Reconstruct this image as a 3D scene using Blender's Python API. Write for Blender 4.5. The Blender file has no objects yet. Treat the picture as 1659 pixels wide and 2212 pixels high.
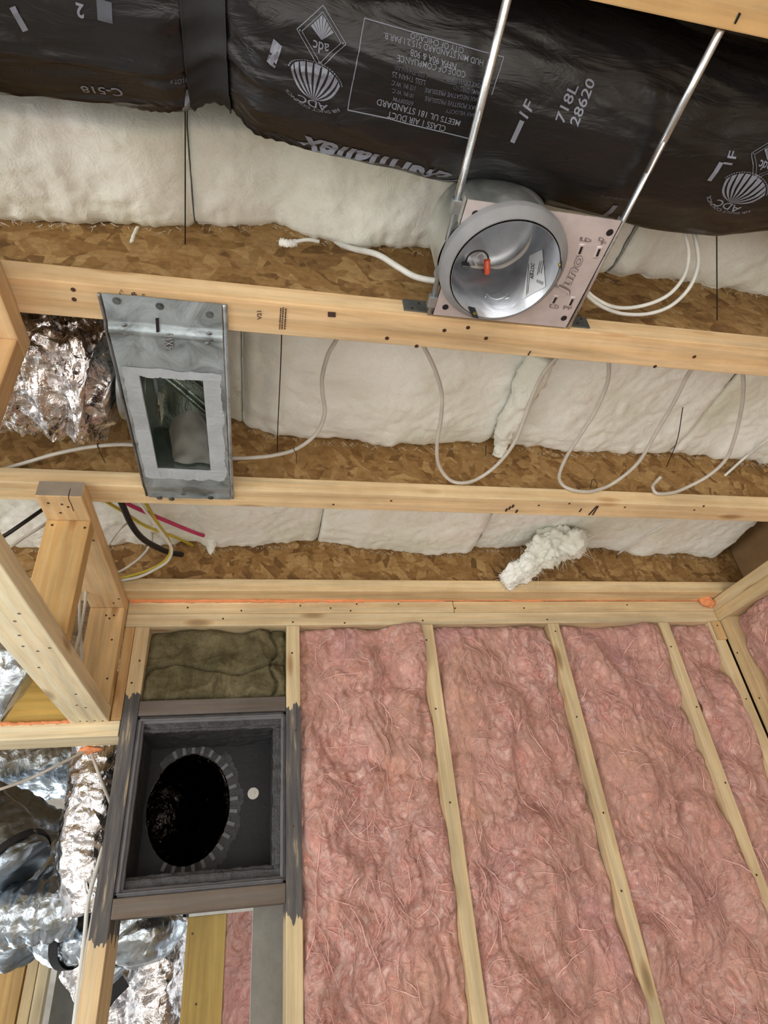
import bpy, bmesh, math, random
from mathutils import Vector, Matrix, noise
random.seed(7)
S = bpy.context.scene
COL = S.collection
PI = math.pi
# ---------------------------------------------------------------- camera
CZ = 1.643                       # eye height above the floor
RM = [[0.97963919, -0.18044987, -0.0880051], [0.02845404, 0.55871318, -0.8288727], [0.19873958, 0.80949208, 0.55247186]]
FPX = 1301.017
cam = bpy.data.objects.new('camera', bpy.data.cameras.new('camera'))
COL.objects.link(cam)
cam.data.sensor_fit = 'HORIZONTAL'; cam.data.sensor_width = 36.0; cam.data.lens = FPX / 1659 * 36
cam.data.clip_start = 0.01; cam.data.clip_end = 100
r0, r1, r2 = (Vector(r) for r in RM)
m = Matrix((( r0.x, -r1.x, -r2.x, 0), (r0.y, -r1.y, -r2.y, 0), (r0.z, -r1.z, -r2.z, CZ), (0, 0, 0, 1)))
cam.matrix_world = m
S.camera = cam
# ---------------------------------------------------------------- light
EXPOSURE = 0.28
S.view_settings.view_transform = 'Standard'; S.view_settings.look = 'None'
S.view_settings.gamma = 1; S.view_settings.use_curve_mapping = False
S.view_settings.exposure = EXPOSURE
W = bpy.data.worlds.new('daylight'); S.world = W; W.use_nodes = True
wn = W.node_tree; wn.nodes.clear()
wo = wn.nodes.new('ShaderNodeOutputWorld'); wb = wn.nodes.new('ShaderNodeBackground')
tc = wn.nodes.new('ShaderNodeTexCoord'); sx = wn.nodes.new('ShaderNodeSeparateXYZ')
mr = wn.nodes.new('ShaderNodeMapRange'); cr = wn.nodes.new('ShaderNodeValToRGB')
wn.links.new(tc.outputs['Generated'], sx.inputs[0]); wn.links.new(sx.outputs['Z'], mr.inputs['Value'])
mr.inputs['From Min'].default_value = -1; mr.inputs['From Max'].default_value = 1
wn.links.new(mr.outputs[0], cr.inputs[0])
e = cr.color_ramp.elements
e[0].position = 0.0; e[0].color = (0.50, 0.48, 0.45, 1)
e[1].position = 1.0; e[1].color = (0.75, 0.85, 1.0, 1)
x = e.new(0.48); x.color = (0.62, 0.61, 0.59, 1)
x = e.new(0.52); x.color = (0.95, 1.0, 1.05, 1)
wn.links.new(cr.outputs[0], wb.inputs[0]); wb.inputs[1].default_value = 1.25
wn.links.new(wb.outputs[0], wo.inputs[0])

def area(name, loc, target, sx_, sy_, power, col):
    l = bpy.data.lights.new(name, 'AREA'); l.shape = 'RECTANGLE'; l.size = sx_; l.size_y = sy_
    l.energy = power; l.color = col
    o = bpy.data.objects.new(name, l); COL.objects.link(o)
    o.location = loc
    o.rotation_euler = (Vector(target) - Vector(loc)).to_track_quat('-Z', 'Y').to_euler()
    return o
# added fill lights for assumed window daylight, behind the camera and beyond the wall
area('added_daylight_front', (0.4, -2.75, 1.15), (0.4, 1.6, 1.9), 3.0, 1.5, 36, (1.0, 0.985, 0.96))
area('added_daylight_left', (-3.0, -0.6, 1.1), (0.6, 1.3, 2.2), 2.0, 1.4, 55, (1.0, 0.99, 0.97))
area('added_daylight_beyond', (-1.6, 3.9, 0.9), (-0.5, 2.2, 2.0), 1.4, 1.4, 30, (0.85, 0.93, 1.0))

sun = bpy.data.lights.new('added_sun_light', 'SUN'); sun.energy = 10.5; sun.angle = 0.01; sun.color = (1.0, 0.97, 0.92)  # added sun, unseen; its patch on the floor bounces light upward
so = bpy.data.objects.new('added_sun_light', sun); COL.objects.link(so); so.rotation_euler = Vector((0.10, 0.80, -0.60)).to_track_quat('-Z', 'Y').to_euler()

# ---------------------------------------------------------------- projection helpers (camera-relative metres)
def ray(u, v):
    a = (u - 829.5) / FPX; b = (v - 1106) / FPX
    return r0 * a + r1 * b + r2
def onY(u, v, y): d = ray(u, v); return d * (y / d.y)
def onX(u, v, x): d = ray(u, v); return d * (x / d.x)
def onZ(u, v, z): d = ray(u, v); return d * (z / d.z)

# ---------------------------------------------------------------- node helpers
def lin(c):
    return tuple(((x / 255) / 12.92 if x <= 10 else ((x / 255 + 0.055) / 1.055) ** 2.4) for x in c) + (1,)
class NT:
    def __init__(s, name):
        s.m = bpy.data.materials.new(name); s.m.use_nodes = True; s.t = s.m.node_tree; s.t.nodes.clear()
        s.out = s.n('OutputMaterial'); s.b = s.n('BsdfPrincipled'); s.l(s.b.outputs[0], s.out.inputs[0])
    def n(s, k, **kw):
        x = s.t.nodes.new('ShaderNode' + k)
        for a, v in kw.items():
            if hasattr(x, a): setattr(x, a, v)
            else: x.inputs[a.replace('_', ' ')].default_value = v
        return x
    def l(s, a, b): s.t.links.new(a, b)
    def coord(s, scale=(1, 1, 1), rnd=True, rot=(0, 0, 0)):
        t = s.n('TexCoord'); mp = s.n('Mapping')
        src = t.outputs['Object']
        if rnd:
            oi = s.n('ObjectInfo'); mul = s.n('VectorMath', operation='MULTIPLY_ADD')
            s.l(oi.outputs['Random'], mul.inputs[0]); mul.inputs[1].default_value = (13.1, 7.7, 9.3)
            s.l(src, mul.inputs[2]); src = mul.outputs[0]
        s.l(src, mp.inputs[0]); mp.inputs['Scale'].default_value = scale; mp.inputs['Rotation'].default_value = rot
        return mp.outputs[0]
    def noise(s, vec, scale, detail=4, rough=0.5, dist=0.0):
        x = s.n('TexNoise'); s.l(vec, x.inputs['Vector'])
        x.inputs['Scale'].default_value = scale; x.inputs['Detail'].default_value = detail
        x.inputs['Roughness'].default_value = rough; x.inputs['Distortion'].default_value = dist
        return x.outputs['Fac']
    def ramp(s, fac, stops, interp='LINEAR'):
        r = s.n('ValToRGB'); s.l(fac, r.inputs[0]); r.color_ramp.interpolation = interp
        el = r.color_ramp.elements
        while len(el) > 2: el.remove(el[-1])
        for i, (p, c) in enumerate(stops):
            if i < 2: q = el[i]; q.position = p
            else: q = el.new(p)
            q.color = c if len(c) == 4 else tuple(c) + (1,)
        return r.outputs[0]
    def mix(s, fac, a, b, mode='MIX'):
        x = s.n('Mix'); x.data_type = 'RGBA'; x.blend_type = mode
        if isinstance(fac, (int, float)): x.inputs[0].default_value = fac
        else: s.l(fac, x.inputs[0])
        for v, i in ((a, 6), (b, 7)):
            if isinstance(v, tuple): x.inputs[i].default_value = v
            else: s.l(v, x.inputs[i])
        return x.outputs[2]
    def bump(s, h, dist, strength=1.0, normal=None):
        b = s.n('Bump'); s.l(h, b.inputs['Height']); b.inputs['Distance'].default_value = dist
        b.inputs['Strength'].default_value = strength
        if normal is not None: s.l(normal, b.inputs['Normal'])
        return b.outputs[0]
    def fin(s, col=None, rough=0.6, metal=0.0, normal=None, spec=None, **kw):
        if col is not None:
            if isinstance(col, tuple): s.b.inputs['Base Color'].default_value = col
            else: s.l(col, s.b.inputs['Base Color'])
        if isinstance(rough, (int, float)): s.b.inputs['Roughness'].default_value = rough
        else: s.l(rough, s.b.inputs['Roughness'])
        s.b.inputs['Metallic'].default_value = metal
        if normal is not None: s.l(normal, s.b.inputs['Normal'])
        if spec is not None: s.b.inputs['Specular IOR Level'].default_value = spec
        for k, v in kw.items(): s.b.inputs[k.replace('_', ' ')].default_value = v
        return s.m
def cm(c, f): return tuple(min(1, x * f) for x in c[:3]) + (1,)
BW = lambda a: (a, a, a, 1)

_w = {}
def wood(axis='x', tint=(226, 202, 160), dirt=0.25, knots=1.0, paint=None):
    key = (axis, tint, dirt, knots, paint)
    if key in _w: return _w[key]
    t = NT('lumber_' + axis)
    k = {'x': (0.55, 9, 9), 'y': (9, 0.55, 9), 'z': (9, 9, 0.55)}[axis]
    v = t.coord(k)
    base = lin(tint)
    g = t.noise(v, 2.2, 6, 0.62, 0.6)
    c = t.ramp(g, [(0.30, cm(base, 0.70)), (0.48, base), (0.75, cm(base, 1.18))])
    fine = t.noise(t.coord(tuple(a * 9 for a in k)), 1.4, 3, 0.6)
    c = t.mix(0.35, c, t.ramp(fine, [(0.3, BW(0.55)), (0.6, BW(1.0))]), 'MULTIPLY')
    # growth rings
    wv = t.n('TexWave'); t.l(t.coord(tuple(a * 0.5 for a in k)), wv.inputs['Vector']); wv.wave_type = 'RINGS'
    wv.rings_direction = axis.upper()
    wv.inputs['Scale'].default_value = 3.2; wv.inputs['Distortion'].default_value = 5; wv.inputs['Detail'].default_value = 2
    c = t.mix(0.25, c, t.ramp(wv.outputs['Fac'], [(0.2, cm((0.86, 0.66, 0.42), 1)), (0.7, BW(1.0))]), 'MULTIPLY')
    # knots
    kk = {'x': (4.2, 14, 14), 'y': (14, 4.2, 14), 'z': (14, 14, 4.2)}[axis]
    vo = t.n('TexVoronoi'); t.l(t.coord(kk), vo.inputs['Vector']); vo.inputs['Scale'].default_value = 1.0
    kn = t.ramp(vo.outputs['Distance'], [(0.06, (0.20, 0.11, 0.05)), (0.12, (0.55, 0.36, 0.2)), (0.2, BW(1))])
    c = t.mix(0.6 * knots, c, kn, 'MULTIPLY')
    # handling dirt
    d = t.noise(t.coord((1, 1, 1)), 5, 5, 0.65)
    c = t.mix(dirt, c, t.ramp(d, [(0.38, (0.45, 0.40, 0.34)), (0.6, BW(1))]), 'MULTIPLY')
    if paint:   # brushed duct sealant, between two heights (object-space z above the base)
        z0, z1 = paint
        tcn = t.n('TexCoord'); sp = t.n('SeparateXYZ'); t.l(tcn.outputs['Object'], sp.inputs[0])
        nz = t.noise(t.coord((40, 40, 6)), 1.2, 4, 0.6)
        ad = t.n('Math', operation='MULTIPLY_ADD'); t.l(nz, ad.inputs[0]); ad.inputs[1].default_value = 0.12
        t.l(sp.outputs['Z'], ad.inputs[2])
        a = t.n('Math', operation='GREATER_THAN'); t.l(ad.outputs[0], a.inputs[0]); a.inputs[1].default_value = z0 + 0.06
        b = t.n('Math', operation='LESS_THAN'); t.l(ad.outputs[0], b.inputs[0]); b.inputs[1].default_value = z1 + 0.06
        mm = t.n('Math', operation='MULTIPLY'); t.l(a.outputs[0], mm.inputs[0]); t.l(b.outputs[0], mm.inputs[1])
        m2 = t.n('Math', operation='MULTIPLY'); t.l(mm.outputs[0], m2.inputs[0])
        st = t.noise(t.coord((60, 60, 5)), 1.5, 4, 0.6)
        t.l(t.ramp(st, [(0.28, BW(0.35)), (0.42, BW(1))]), m2.inputs[1])
        pc = t.ramp(st, [(0.3, lin((120, 112, 102))), (0.5, lin((92, 90, 90))), (0.7, lin((70, 70, 72)))])
        c = t.mix(m2.outputs[0], c, pc)
    n = t.bump(fine, 0.0006, 0.6)
    _w[key] = t.fin(c, 0.72, 0, n, 0.3)
    return _w[key]

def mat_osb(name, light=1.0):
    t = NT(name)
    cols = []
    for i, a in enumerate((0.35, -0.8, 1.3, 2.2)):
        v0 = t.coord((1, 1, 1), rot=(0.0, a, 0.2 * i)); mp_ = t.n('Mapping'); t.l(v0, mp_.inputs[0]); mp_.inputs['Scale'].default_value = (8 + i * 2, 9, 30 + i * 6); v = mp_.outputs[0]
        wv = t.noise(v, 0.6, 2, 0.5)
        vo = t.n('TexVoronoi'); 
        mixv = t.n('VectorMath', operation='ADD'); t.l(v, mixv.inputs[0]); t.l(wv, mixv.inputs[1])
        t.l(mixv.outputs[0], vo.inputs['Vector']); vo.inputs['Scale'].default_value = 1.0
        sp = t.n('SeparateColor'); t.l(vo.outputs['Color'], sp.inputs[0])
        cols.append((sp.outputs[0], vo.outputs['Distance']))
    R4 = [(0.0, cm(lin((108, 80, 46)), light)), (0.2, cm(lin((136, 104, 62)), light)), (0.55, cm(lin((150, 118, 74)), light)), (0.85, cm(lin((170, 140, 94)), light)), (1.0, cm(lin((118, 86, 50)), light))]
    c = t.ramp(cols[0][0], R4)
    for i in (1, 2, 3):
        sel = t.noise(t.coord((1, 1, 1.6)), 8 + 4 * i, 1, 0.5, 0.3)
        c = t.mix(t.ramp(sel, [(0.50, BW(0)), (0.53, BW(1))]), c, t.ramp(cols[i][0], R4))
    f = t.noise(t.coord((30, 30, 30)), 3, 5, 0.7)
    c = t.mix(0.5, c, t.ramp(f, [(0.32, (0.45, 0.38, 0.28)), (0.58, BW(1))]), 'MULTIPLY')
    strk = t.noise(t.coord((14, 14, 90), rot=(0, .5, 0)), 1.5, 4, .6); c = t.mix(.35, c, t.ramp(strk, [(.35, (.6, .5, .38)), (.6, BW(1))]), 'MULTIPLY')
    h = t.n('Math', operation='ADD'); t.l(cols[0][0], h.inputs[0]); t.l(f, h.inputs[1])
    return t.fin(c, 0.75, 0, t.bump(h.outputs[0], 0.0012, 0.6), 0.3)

def mat_batt():
    t = NT('white_glass_wool')
    v = t.coord((1, 1, 1))
    big = t.noise(v, 4.5, 4, 0.55)
    c = t.ramp(big, [(0.32, lin((232, 234, 218))), (0.5, lin((247, 249, 240))), (0.68, lin((254, 255, 251)))])
    st = t.noise(t.coord((1, 1, 1)), 2.3, 3, 0.5)
    c = t.mix(t.ramp(st, [(0.60, BW(0)), (0.78, BW(0.55))]), c, lin((214, 208, 178)))
    f = t.noise(v, 160, 5, 0.75, 0.5)
    f2 = t.noise(v, 28, 4, 0.6, 1.0)
    c = t.mix(0.12, c, t.ramp(f, [(0.35, BW(0.6)), (0.55, BW(1))]), 'MULTIPLY')
    n = t.bump(f, 0.0018, 0.5); n = t.bump(f2, 0.006, 0.45, n)
    return t.fin(c, 1.0, 0, n, 0.0, Sheen_Weight=0.3)

def mat_pink():
    t = NT('pink_glass_wool')
    v = t.coord((1, 1, 1))
    wx = t.n('TexNoise'); t.l(v, wx.inputs['Vector']); wx.inputs['Scale'].default_value = 7; wx.inputs['Detail'].default_value = 3
    ad = t.n('VectorMath', operation='MULTIPLY_ADD'); t.l(wx.outputs['Color'], ad.inputs[0]); ad.inputs[1].default_value = (0.30, 0.30, 0.30); t.l(v, ad.inputs[2])
    mp = t.n('Mapping'); t.l(ad.outputs[0], mp.inputs[0]); mp.inputs['Scale'].default_value = (30, 30, 9); mp.inputs['Rotation'].default_value = (0, 0.35, 0)
    fib = t.noise(mp.outputs[0], 1.0, 6, 0.68, 1.6)
    mp2 = t.n('Mapping'); t.l(ad.outputs[0], mp2.inputs[0]); mp2.inputs['Scale'].default_value = (16, 30, 40); mp2.inputs['Rotation'].default_value = (0, -0.5, 0.4)
    fib2 = t.noise(mp2.outputs[0], 1.3, 6, 0.7, 2.2)
    big = t.noise(v, 3.4, 4, 0.6, 0.6)
    c = t.ramp(fib, [(0.30, lin((170, 96, 86))), (0.43, lin((216, 152, 142))), (0.54, lin((240, 190, 180))), (0.66, lin((255, 232, 226)))])
    c2 = t.ramp(fib2, [(0.32, lin((178, 104, 92))), (0.49, lin((226, 166, 154))), (0.66, lin((255, 230, 222)))])
    c = t.mix(0.45, c, c2)
    c = t.mix(t.ramp(big, [(0.40, BW(0.0)), (0.66, BW(0.7))]), c, lin((226, 176, 152)))
    b2 = t.noise(v, 2.1, 3, 0.5)
    c = t.mix(t.ramp(b2, [(0.58, BW(0.0)), (0.76, BW(0.55))]), c, lin((240, 176, 190)))
    fine = t.noise(v, 220, 4, 0.8)
    n = t.bump(fine, 0.0006, 0.3); n = t.bump(fib, 0.016, 0.8, n); n = t.bump(fib2, 0.010, 0.6, n)
    return t.fin(c, 1.0, 0, n, 0.0, Sheen_Weight=0.25)

def mat_simple(name, col, rough=0.5, metal=0.0, bump=None, **kw):
    t = NT(name); v = t.coord()
    g = t.noise(v, 24, 4, 0.6)
    c = t.ramp(g, [(0.3, cm(lin(col), 0.86)), (0.65, cm(lin(col), 1.06))])
    n = t.bump(t.noise(v, bump[0], 5, 0.65), bump[1], bump[2] if len(bump) > 2 else 0.6) if bump else None
    return t.fin(c, rough, metal, n, **kw)

def mat_galv(name, col=(175, 182, 186), rough=0.38, patch=0.5, bump=0.0015, metal=0.9):
    t = NT(name); v = t.coord()
    g = t.noise(v, 16, 6, 0.6, 0.8); g2 = t.noise(v, 60, 4, 0.6)
    c = t.ramp(g, [(0.33, cm(lin(col), 1 - 0.6 * patch)), (0.5, lin(col)), (0.68, cm(lin(col), 1.25))])
    r = t.ramp(g, [(0.3, BW(rough * 0.75)), (0.7, BW(min(1, rough * 1.4)))])
    n = t.bump(g, bump * 3, 0.7); n = t.bump(g2, bump * 0.4, 0.5, n)
    return t.fin(c, r, metal, n)

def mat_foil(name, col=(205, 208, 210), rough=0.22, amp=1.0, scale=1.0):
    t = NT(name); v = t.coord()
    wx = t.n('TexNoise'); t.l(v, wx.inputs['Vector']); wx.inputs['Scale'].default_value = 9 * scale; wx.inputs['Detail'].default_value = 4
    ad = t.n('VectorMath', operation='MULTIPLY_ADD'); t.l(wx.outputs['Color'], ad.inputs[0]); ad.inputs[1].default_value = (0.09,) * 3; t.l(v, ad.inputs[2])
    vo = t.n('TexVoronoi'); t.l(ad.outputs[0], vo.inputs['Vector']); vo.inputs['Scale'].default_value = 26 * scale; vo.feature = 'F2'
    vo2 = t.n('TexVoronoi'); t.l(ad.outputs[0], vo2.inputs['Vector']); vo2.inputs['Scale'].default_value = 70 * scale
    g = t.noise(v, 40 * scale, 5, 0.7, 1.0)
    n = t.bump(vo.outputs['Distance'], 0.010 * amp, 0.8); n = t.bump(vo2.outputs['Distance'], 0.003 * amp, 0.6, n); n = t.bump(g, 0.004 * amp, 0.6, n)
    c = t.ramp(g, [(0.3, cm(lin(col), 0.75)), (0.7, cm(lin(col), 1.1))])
    return t.fin(c, rough, 1.0, n)

def mat_black_wrap():
    t = NT('black_duct_jacket'); v = t.coord(rnd=False)
    g = t.noise(v, 6, 4, 0.55, 0.4)
    a = t.noise(t.coord((8, 30, 30), rnd=False), 1.2, 4, 0.6, 1.2)
    b = t.noise(v, 60, 5, 0.7)
    c = t.ramp(g, [(0.35, lin((15, 15, 16))), (0.65, lin((26, 26, 28)))])
    n = t.bump(a, 0.006, 0.45); n = t.bump(b, 0.0006, 0.5, n)
    return t.fin(c, t.ramp(b, [(0.3, BW(0.26)), (0.7, BW(0.42))]), 0, n, 0.5)

M = dict(
    steelgrey=mat_simple('soft_grey_zinc', (170, 174, 176), 0.5, 0.4),
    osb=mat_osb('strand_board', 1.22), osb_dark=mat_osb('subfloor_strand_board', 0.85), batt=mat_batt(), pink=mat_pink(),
    rock=None, galv=mat_galv('galvanized_steel'), galv_dark=mat_galv('weathered_galvanized_steel', (128, 132, 134), 0.4, 0.8),
    boot=mat_galv('register_boot_steel', (176, 188, 194), 0.42, 0.75, 0.0014, metal=0.75), boot_in=mat_galv('bright_sheet_metal', (150, 160, 152), 0.2, 0.5, 0.002),
    sealant=mat_simple('grey_duct_sealant', (176, 184, 190), 0.75, 0, (90, 0.0015)),
    chrome=mat_galv('zinc_plated_bar', (215, 220, 224), 0.25, 0.15, 0.0004),
    pan=mat_simple('pinkish_zinc_plate', (212, 202, 202), 0.5, 0.4, (300, 0.0002)),
    pan_shade_joint=mat_simple('plate_shade_and_joint', (150, 138, 138), 0.5, 0.5),
    ring=mat_simple('grey_plaster_ring', (138, 139, 141), 0.6, 0.1, (200, 0.0003)),
    can_in=mat_galv('spun_aluminium', (186, 190, 196), 0.36, 0.35, 0.0006), can_out=mat_galv('housing_shell_steel', (214, 218, 214), 0.45, 0.2),
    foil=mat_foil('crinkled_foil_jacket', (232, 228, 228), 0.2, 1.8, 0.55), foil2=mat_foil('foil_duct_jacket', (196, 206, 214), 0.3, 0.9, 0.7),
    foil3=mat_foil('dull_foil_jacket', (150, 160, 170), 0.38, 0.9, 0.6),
    black=mat_black_wrap(), strap=mat_simple('black_webbing', (26, 26, 28), 0.75, 0, (400, 0.0006)),
    ink=mat_simple('grey_print', (124, 128, 140), 0.5), ink_dim=mat_simple('faint_grey_print', (84, 88, 98), 0.5),
    stamp=mat_simple('lumber_stamp_ink', (70, 50, 40), 0.8), marker=mat_simple('black_marker', (24, 20, 24), 0.6),
    cable=mat_simple('white_cable_sheath', (196, 190, 180), 0.5, 0, (200, 0.0003)), cable_w=mat_simple('bright_white_cable', (226, 226, 220), 0.45),
    yellow=mat_simple('yellow_cable_sheath', (196, 176, 62), 0.45), magenta=mat_simple('magenta_tube', (196, 62, 108), 0.45),
    blackc=mat_simple('black_cable_sheath', (30, 28, 32), 0.4), wire=mat_simple('dark_spring_wire', (44, 38, 36), 0.45, 0.6),
    nail=mat_simple('nail_head', (84, 62, 46), 0.5, 0.5), foam=mat_simple('orange_fire_foam', (240, 156, 104), 0.75, 0, (120, 0.004)),
    orange=mat_simple('orange_lever_connector', (235, 92, 48), 0.25, 0, None, Coat_Weight=0.5),
    paper=mat_simple('white_label', (226, 228, 230), 0.5), text=mat_simple('label_print', (40, 40, 44), 0.6),
    mastic=mat_simple('black_mastic', (62, 62, 64), 0.55, 0, (34, 0.010, 0.9)), mastic_s=mat_simple('smooth_black_mastic', (98, 98, 101), 0.55, 0, (30, 0.003)),
    boxin=mat_simple('black_duct_board', (22, 22, 24), 0.6, 0, (60, 0.002)), tab=mat_simple('mastic_smeared_tab', (112, 114, 116), 0.6, 0, (70, 0.002)),
    washer=mat_simple('white_washer', (206, 200, 190), 0.5, 0.3), darkduct=mat_foil('dark_duct_core', (60, 54, 50), 0.25, 1.0),
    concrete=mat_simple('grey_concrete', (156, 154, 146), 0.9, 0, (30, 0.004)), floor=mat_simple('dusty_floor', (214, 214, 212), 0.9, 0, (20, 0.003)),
    darkwall=mat_simple('dark_foundation_wall', (110, 112, 108), 0.9, 0, (12, 0.003)), sheath=mat_simple('sheathing_board', (150, 120, 84), 0.85),
    gyp=mat_simple('gypsum_wall', (206, 202, 194), 0.9), dsoot=mat_simple('brass_clip', (190, 168, 84), 0.35, 0.9),
)
def mat_rock():
    t = NT('mineral_wool'); v = t.coord()
    g = t.noise(v, 9, 6, 0.65, 0.6); f = t.noise(v, 110, 5, 0.75, 0.6)
    c = t.ramp(g, [(0.3, lin((92, 86, 64))), (0.5, lin((126, 118, 90))), (0.72, lin((156, 147, 116)))])
    c = t.mix(0.5, c, t.ramp(f, [(0.3, BW(0.45)), (0.6, BW(1))]), 'MULTIPLY')
    n = t.bump(f, 0.005, 0.9); n = t.bump(g, 0.02, 0.9, n)
    return t.fin(c, 1.0, 0, n, 0.0)
M['rock'] = mat_rock()

# ---------------------------------------------------------------- mesh helpers (all in camera-relative metres)
UP = Vector((0, 0, CZ))
def obj(name, bm, mat, parent=None, smooth=False, **kw):
    me = bpy.data.meshes.new(name)
    if isinstance(bm, tuple): me.from_pydata(bm[0], [], bm[1])
    else:
        bmesh.ops.recalc_face_normals(bm, faces=bm.faces[:]); bm.to_mesh(me); bm.free()
    for v in me.vertices: v.co += UP
    mats = mat if isinstance(mat, (list, tuple)) else [mat]
    for q in mats: me.materials.append(q)
    if smooth:
        for p in me.polygons: p.use_smooth = True
    o = bpy.data.objects.new(name, me); COL.objects.link(o)
    if parent is not None: o.parent = parent
    for k, v in kw.items(): o[k] = v
    return o
def tag(o, label, cat, group=None, kind=None):
    o['label'] = label; o['category'] = cat
    if group: o['group'] = group
    if kind: o['kind'] = kind
    return o
def thing(name, label, cat, group=None):
    o = bpy.data.objects.new(name, None); COL.objects.link(o); o.empty_display_size = 0.05
    return tag(o, label, cat, group)
def struct(name, bm, mat, smooth=False):
    o = obj(name, bm, mat, None, smooth); o['kind'] = 'structure'; return o
def box(bm, x0, x1, y0, y1, z0, z1, bev=0.0, mi=0):
    n0 = set(bm.verts)
    r = bmesh.ops.create_cube(bm, size=1.0)
    for v in r['verts']:
        v.co = Vector((x0 + (v.co.x + .5) * (x1 - x0), y0 + (v.co.y + .5) * (y1 - y0), z0 + (v.co.z + .5) * (z1 - z0)))
    if bev > 0:
        es = list({e for v in r['verts'] for e in v.link_edges})
        bmesh.ops.bevel(bm, geom=es, offset=bev, segments=2, affect='EDGES', profile=0.6)
    return r
def boxm(*a, bev=0.0):
    bm = bmesh.new(); box(bm, *a, bev=bev); return bm
def catmull(pts, n=8):
    pts = [Vector(p) for p in pts]
    if len(pts) < 3: return pts
    out = []
    P_ = [pts[0] * 2 - pts[1]] + pts + [pts[-1] * 2 - pts[-2]]
    for i in range(1, len(P_) - 2):
        a, b, c, d = P_[i - 1:i + 3]
        for k in range(n):
            t = k / n
            out.append(0.5 * ((2 * b) + (c - a) * t + (2 * a - 5 * b + 4 * c - d) * t * t + (3 * b - a - 3 * c + d) * t ** 3))
    out.append(pts[-1]); return out
def frames(pts):
    T = []
    for i in range(len(pts)):
        a = pts[max(0, i - 1)]; b = pts[min(len(pts) - 1, i + 1)]
        d = (b - a); T.append(d.normalized() if d.length > 1e-9 else Vector((1, 0, 0)))
    n = T[0].orthogonal().normalized(); F = []
    for i, t in enumerate(T):
        n = (n - t * n.dot(t)); n = n.normalized() if n.length > 1e-6 else t.orthogonal().normalized()
        F.append((t, n, t.cross(n)))
    return F
def tube(bm, pts, rad, seg=8, flat=1.0, cap=True, fn=None, fl_axis=None):
    """rad: number or function(t in 0..1); fn(i, ang, t) multiplies the radius"""
    F = frames(pts); rings = []; N = len(pts)
    for i, (p, (t, n, b)) in enumerate(zip(pts, F)):
        tt = i / max(1, N - 1); r = rad(tt) if callable(rad) else rad
        if fl_axis is not None:
            n = (fl_axis - t * fl_axis.dot(t)).normalized(); b = t.cross(n)
        ring = []
        for k in range(seg):
            a = 2 * PI * k / seg; q = r * (fn(i, a, tt) if fn else 1.0)
            ring.append(bm.verts.new(p + n * math.cos(a) * q * flat + b * math.sin(a) * q))
        rings.append(ring)
    for i in range(N - 1):
        for k in range(seg):
            bm.faces.new((rings[i][k], rings[i][(k + 1) % seg], rings[i + 1][(k + 1) % seg], rings[i + 1][k]))
    if cap:
        bm.faces.new(rings[0][::-1]); bm.faces.new(rings[-1])
def tubem(pts, rad, seg=10, n=8, **kw):
    bm = bmesh.new(); tube(bm, catmull(pts, n), rad, seg, **kw); return bm
def disc(bm, c, nrm, r, h, seg=16):
    c = Vector(c); nrm = Vector(nrm).normalized()
    tube(bm, [c, c + nrm * h], r, seg)
def fn3(p, s=1.0, o=0.0):
    return noise.noise(Vector((p[0] * s + o, p[1] * s - o * 0.7, p[2] * s + o * 1.3)))
def billow(p, s, o=0.0): return 1 - abs(fn3(p, s, o)) * 2.0
def grid(nu, nv, f):
    vs = [f(i / nu, j / nv) for j in range(nv + 1) for i in range(nu + 1)]
    fs = [(j * (nu + 1) + i, j * (nu + 1) + i + 1, (j + 1) * (nu + 1) + i + 1, (j + 1) * (nu + 1) + i) for j in range(nv) for i in range(nu)]
    return vs, fs
_tc = {}
def text2d(s, bold=0.0, shear=0.0):
    """outline text as 2D triangles, normalised so that cap height = 1; returns verts, tris, width"""
    key = (s, bold, shear)
    if key in _tc: return _tc[key]
    c = bpy.data.curves.new('t', 'FONT'); c.body = s; c.size = 1.0; c.offset = bold; c.shear = shear; c.resolution_u = 3
    o = bpy.data.objects.new('t', c); COL.objects.link(o)
    dg = bpy.context.evaluated_depsgraph_get(); dg.update()
    me = o.evaluated_get(dg).to_mesh()
    bm = bmesh.new(); bm.from_mesh(me)
    bmesh.ops.triangulate(bm, faces=bm.faces[:])
    bm.verts.index_update()
    vs = [(v.co.x / 0.7, v.co.y / 0.7) for v in bm.verts]; fs = [tuple(v.index for v in f.verts) for f in bm.faces]
    bm.free(); o.evaluated_get(dg).to_mesh_clear()
    bpy.data.objects.remove(o); bpy.data.curves.remove(c)
    xs = [v[0] for v in vs]; x0 = min(xs); w = max(xs) - x0
    vs = [(a - x0, b) for a, b in vs]
    _tc[key] = (vs, fs, w); return _tc[key]
def flat_text(acc, s, p0, p1, hdir, h, lift=Vector((0, 0, 0)), bold=0.0, shear=0.0, fitw=True):
    """text from p0 to p1 in 3D with letters rising along hdir, height h"""
    vs, fs, w = text2d(s, bold, shear); e1 = (p1 - p0); L = e1.length; e1 = e1.normalized(); e2 = hdir.normalized()
    k = (L / w) if fitw else h
    b0 = len(acc[0])
    for a, b in vs: acc[0].append(p0 + e1 * a * k + e2 * b * h + lift)
    for f in fs: acc[1].append(tuple(i + b0 for i in f))
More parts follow.
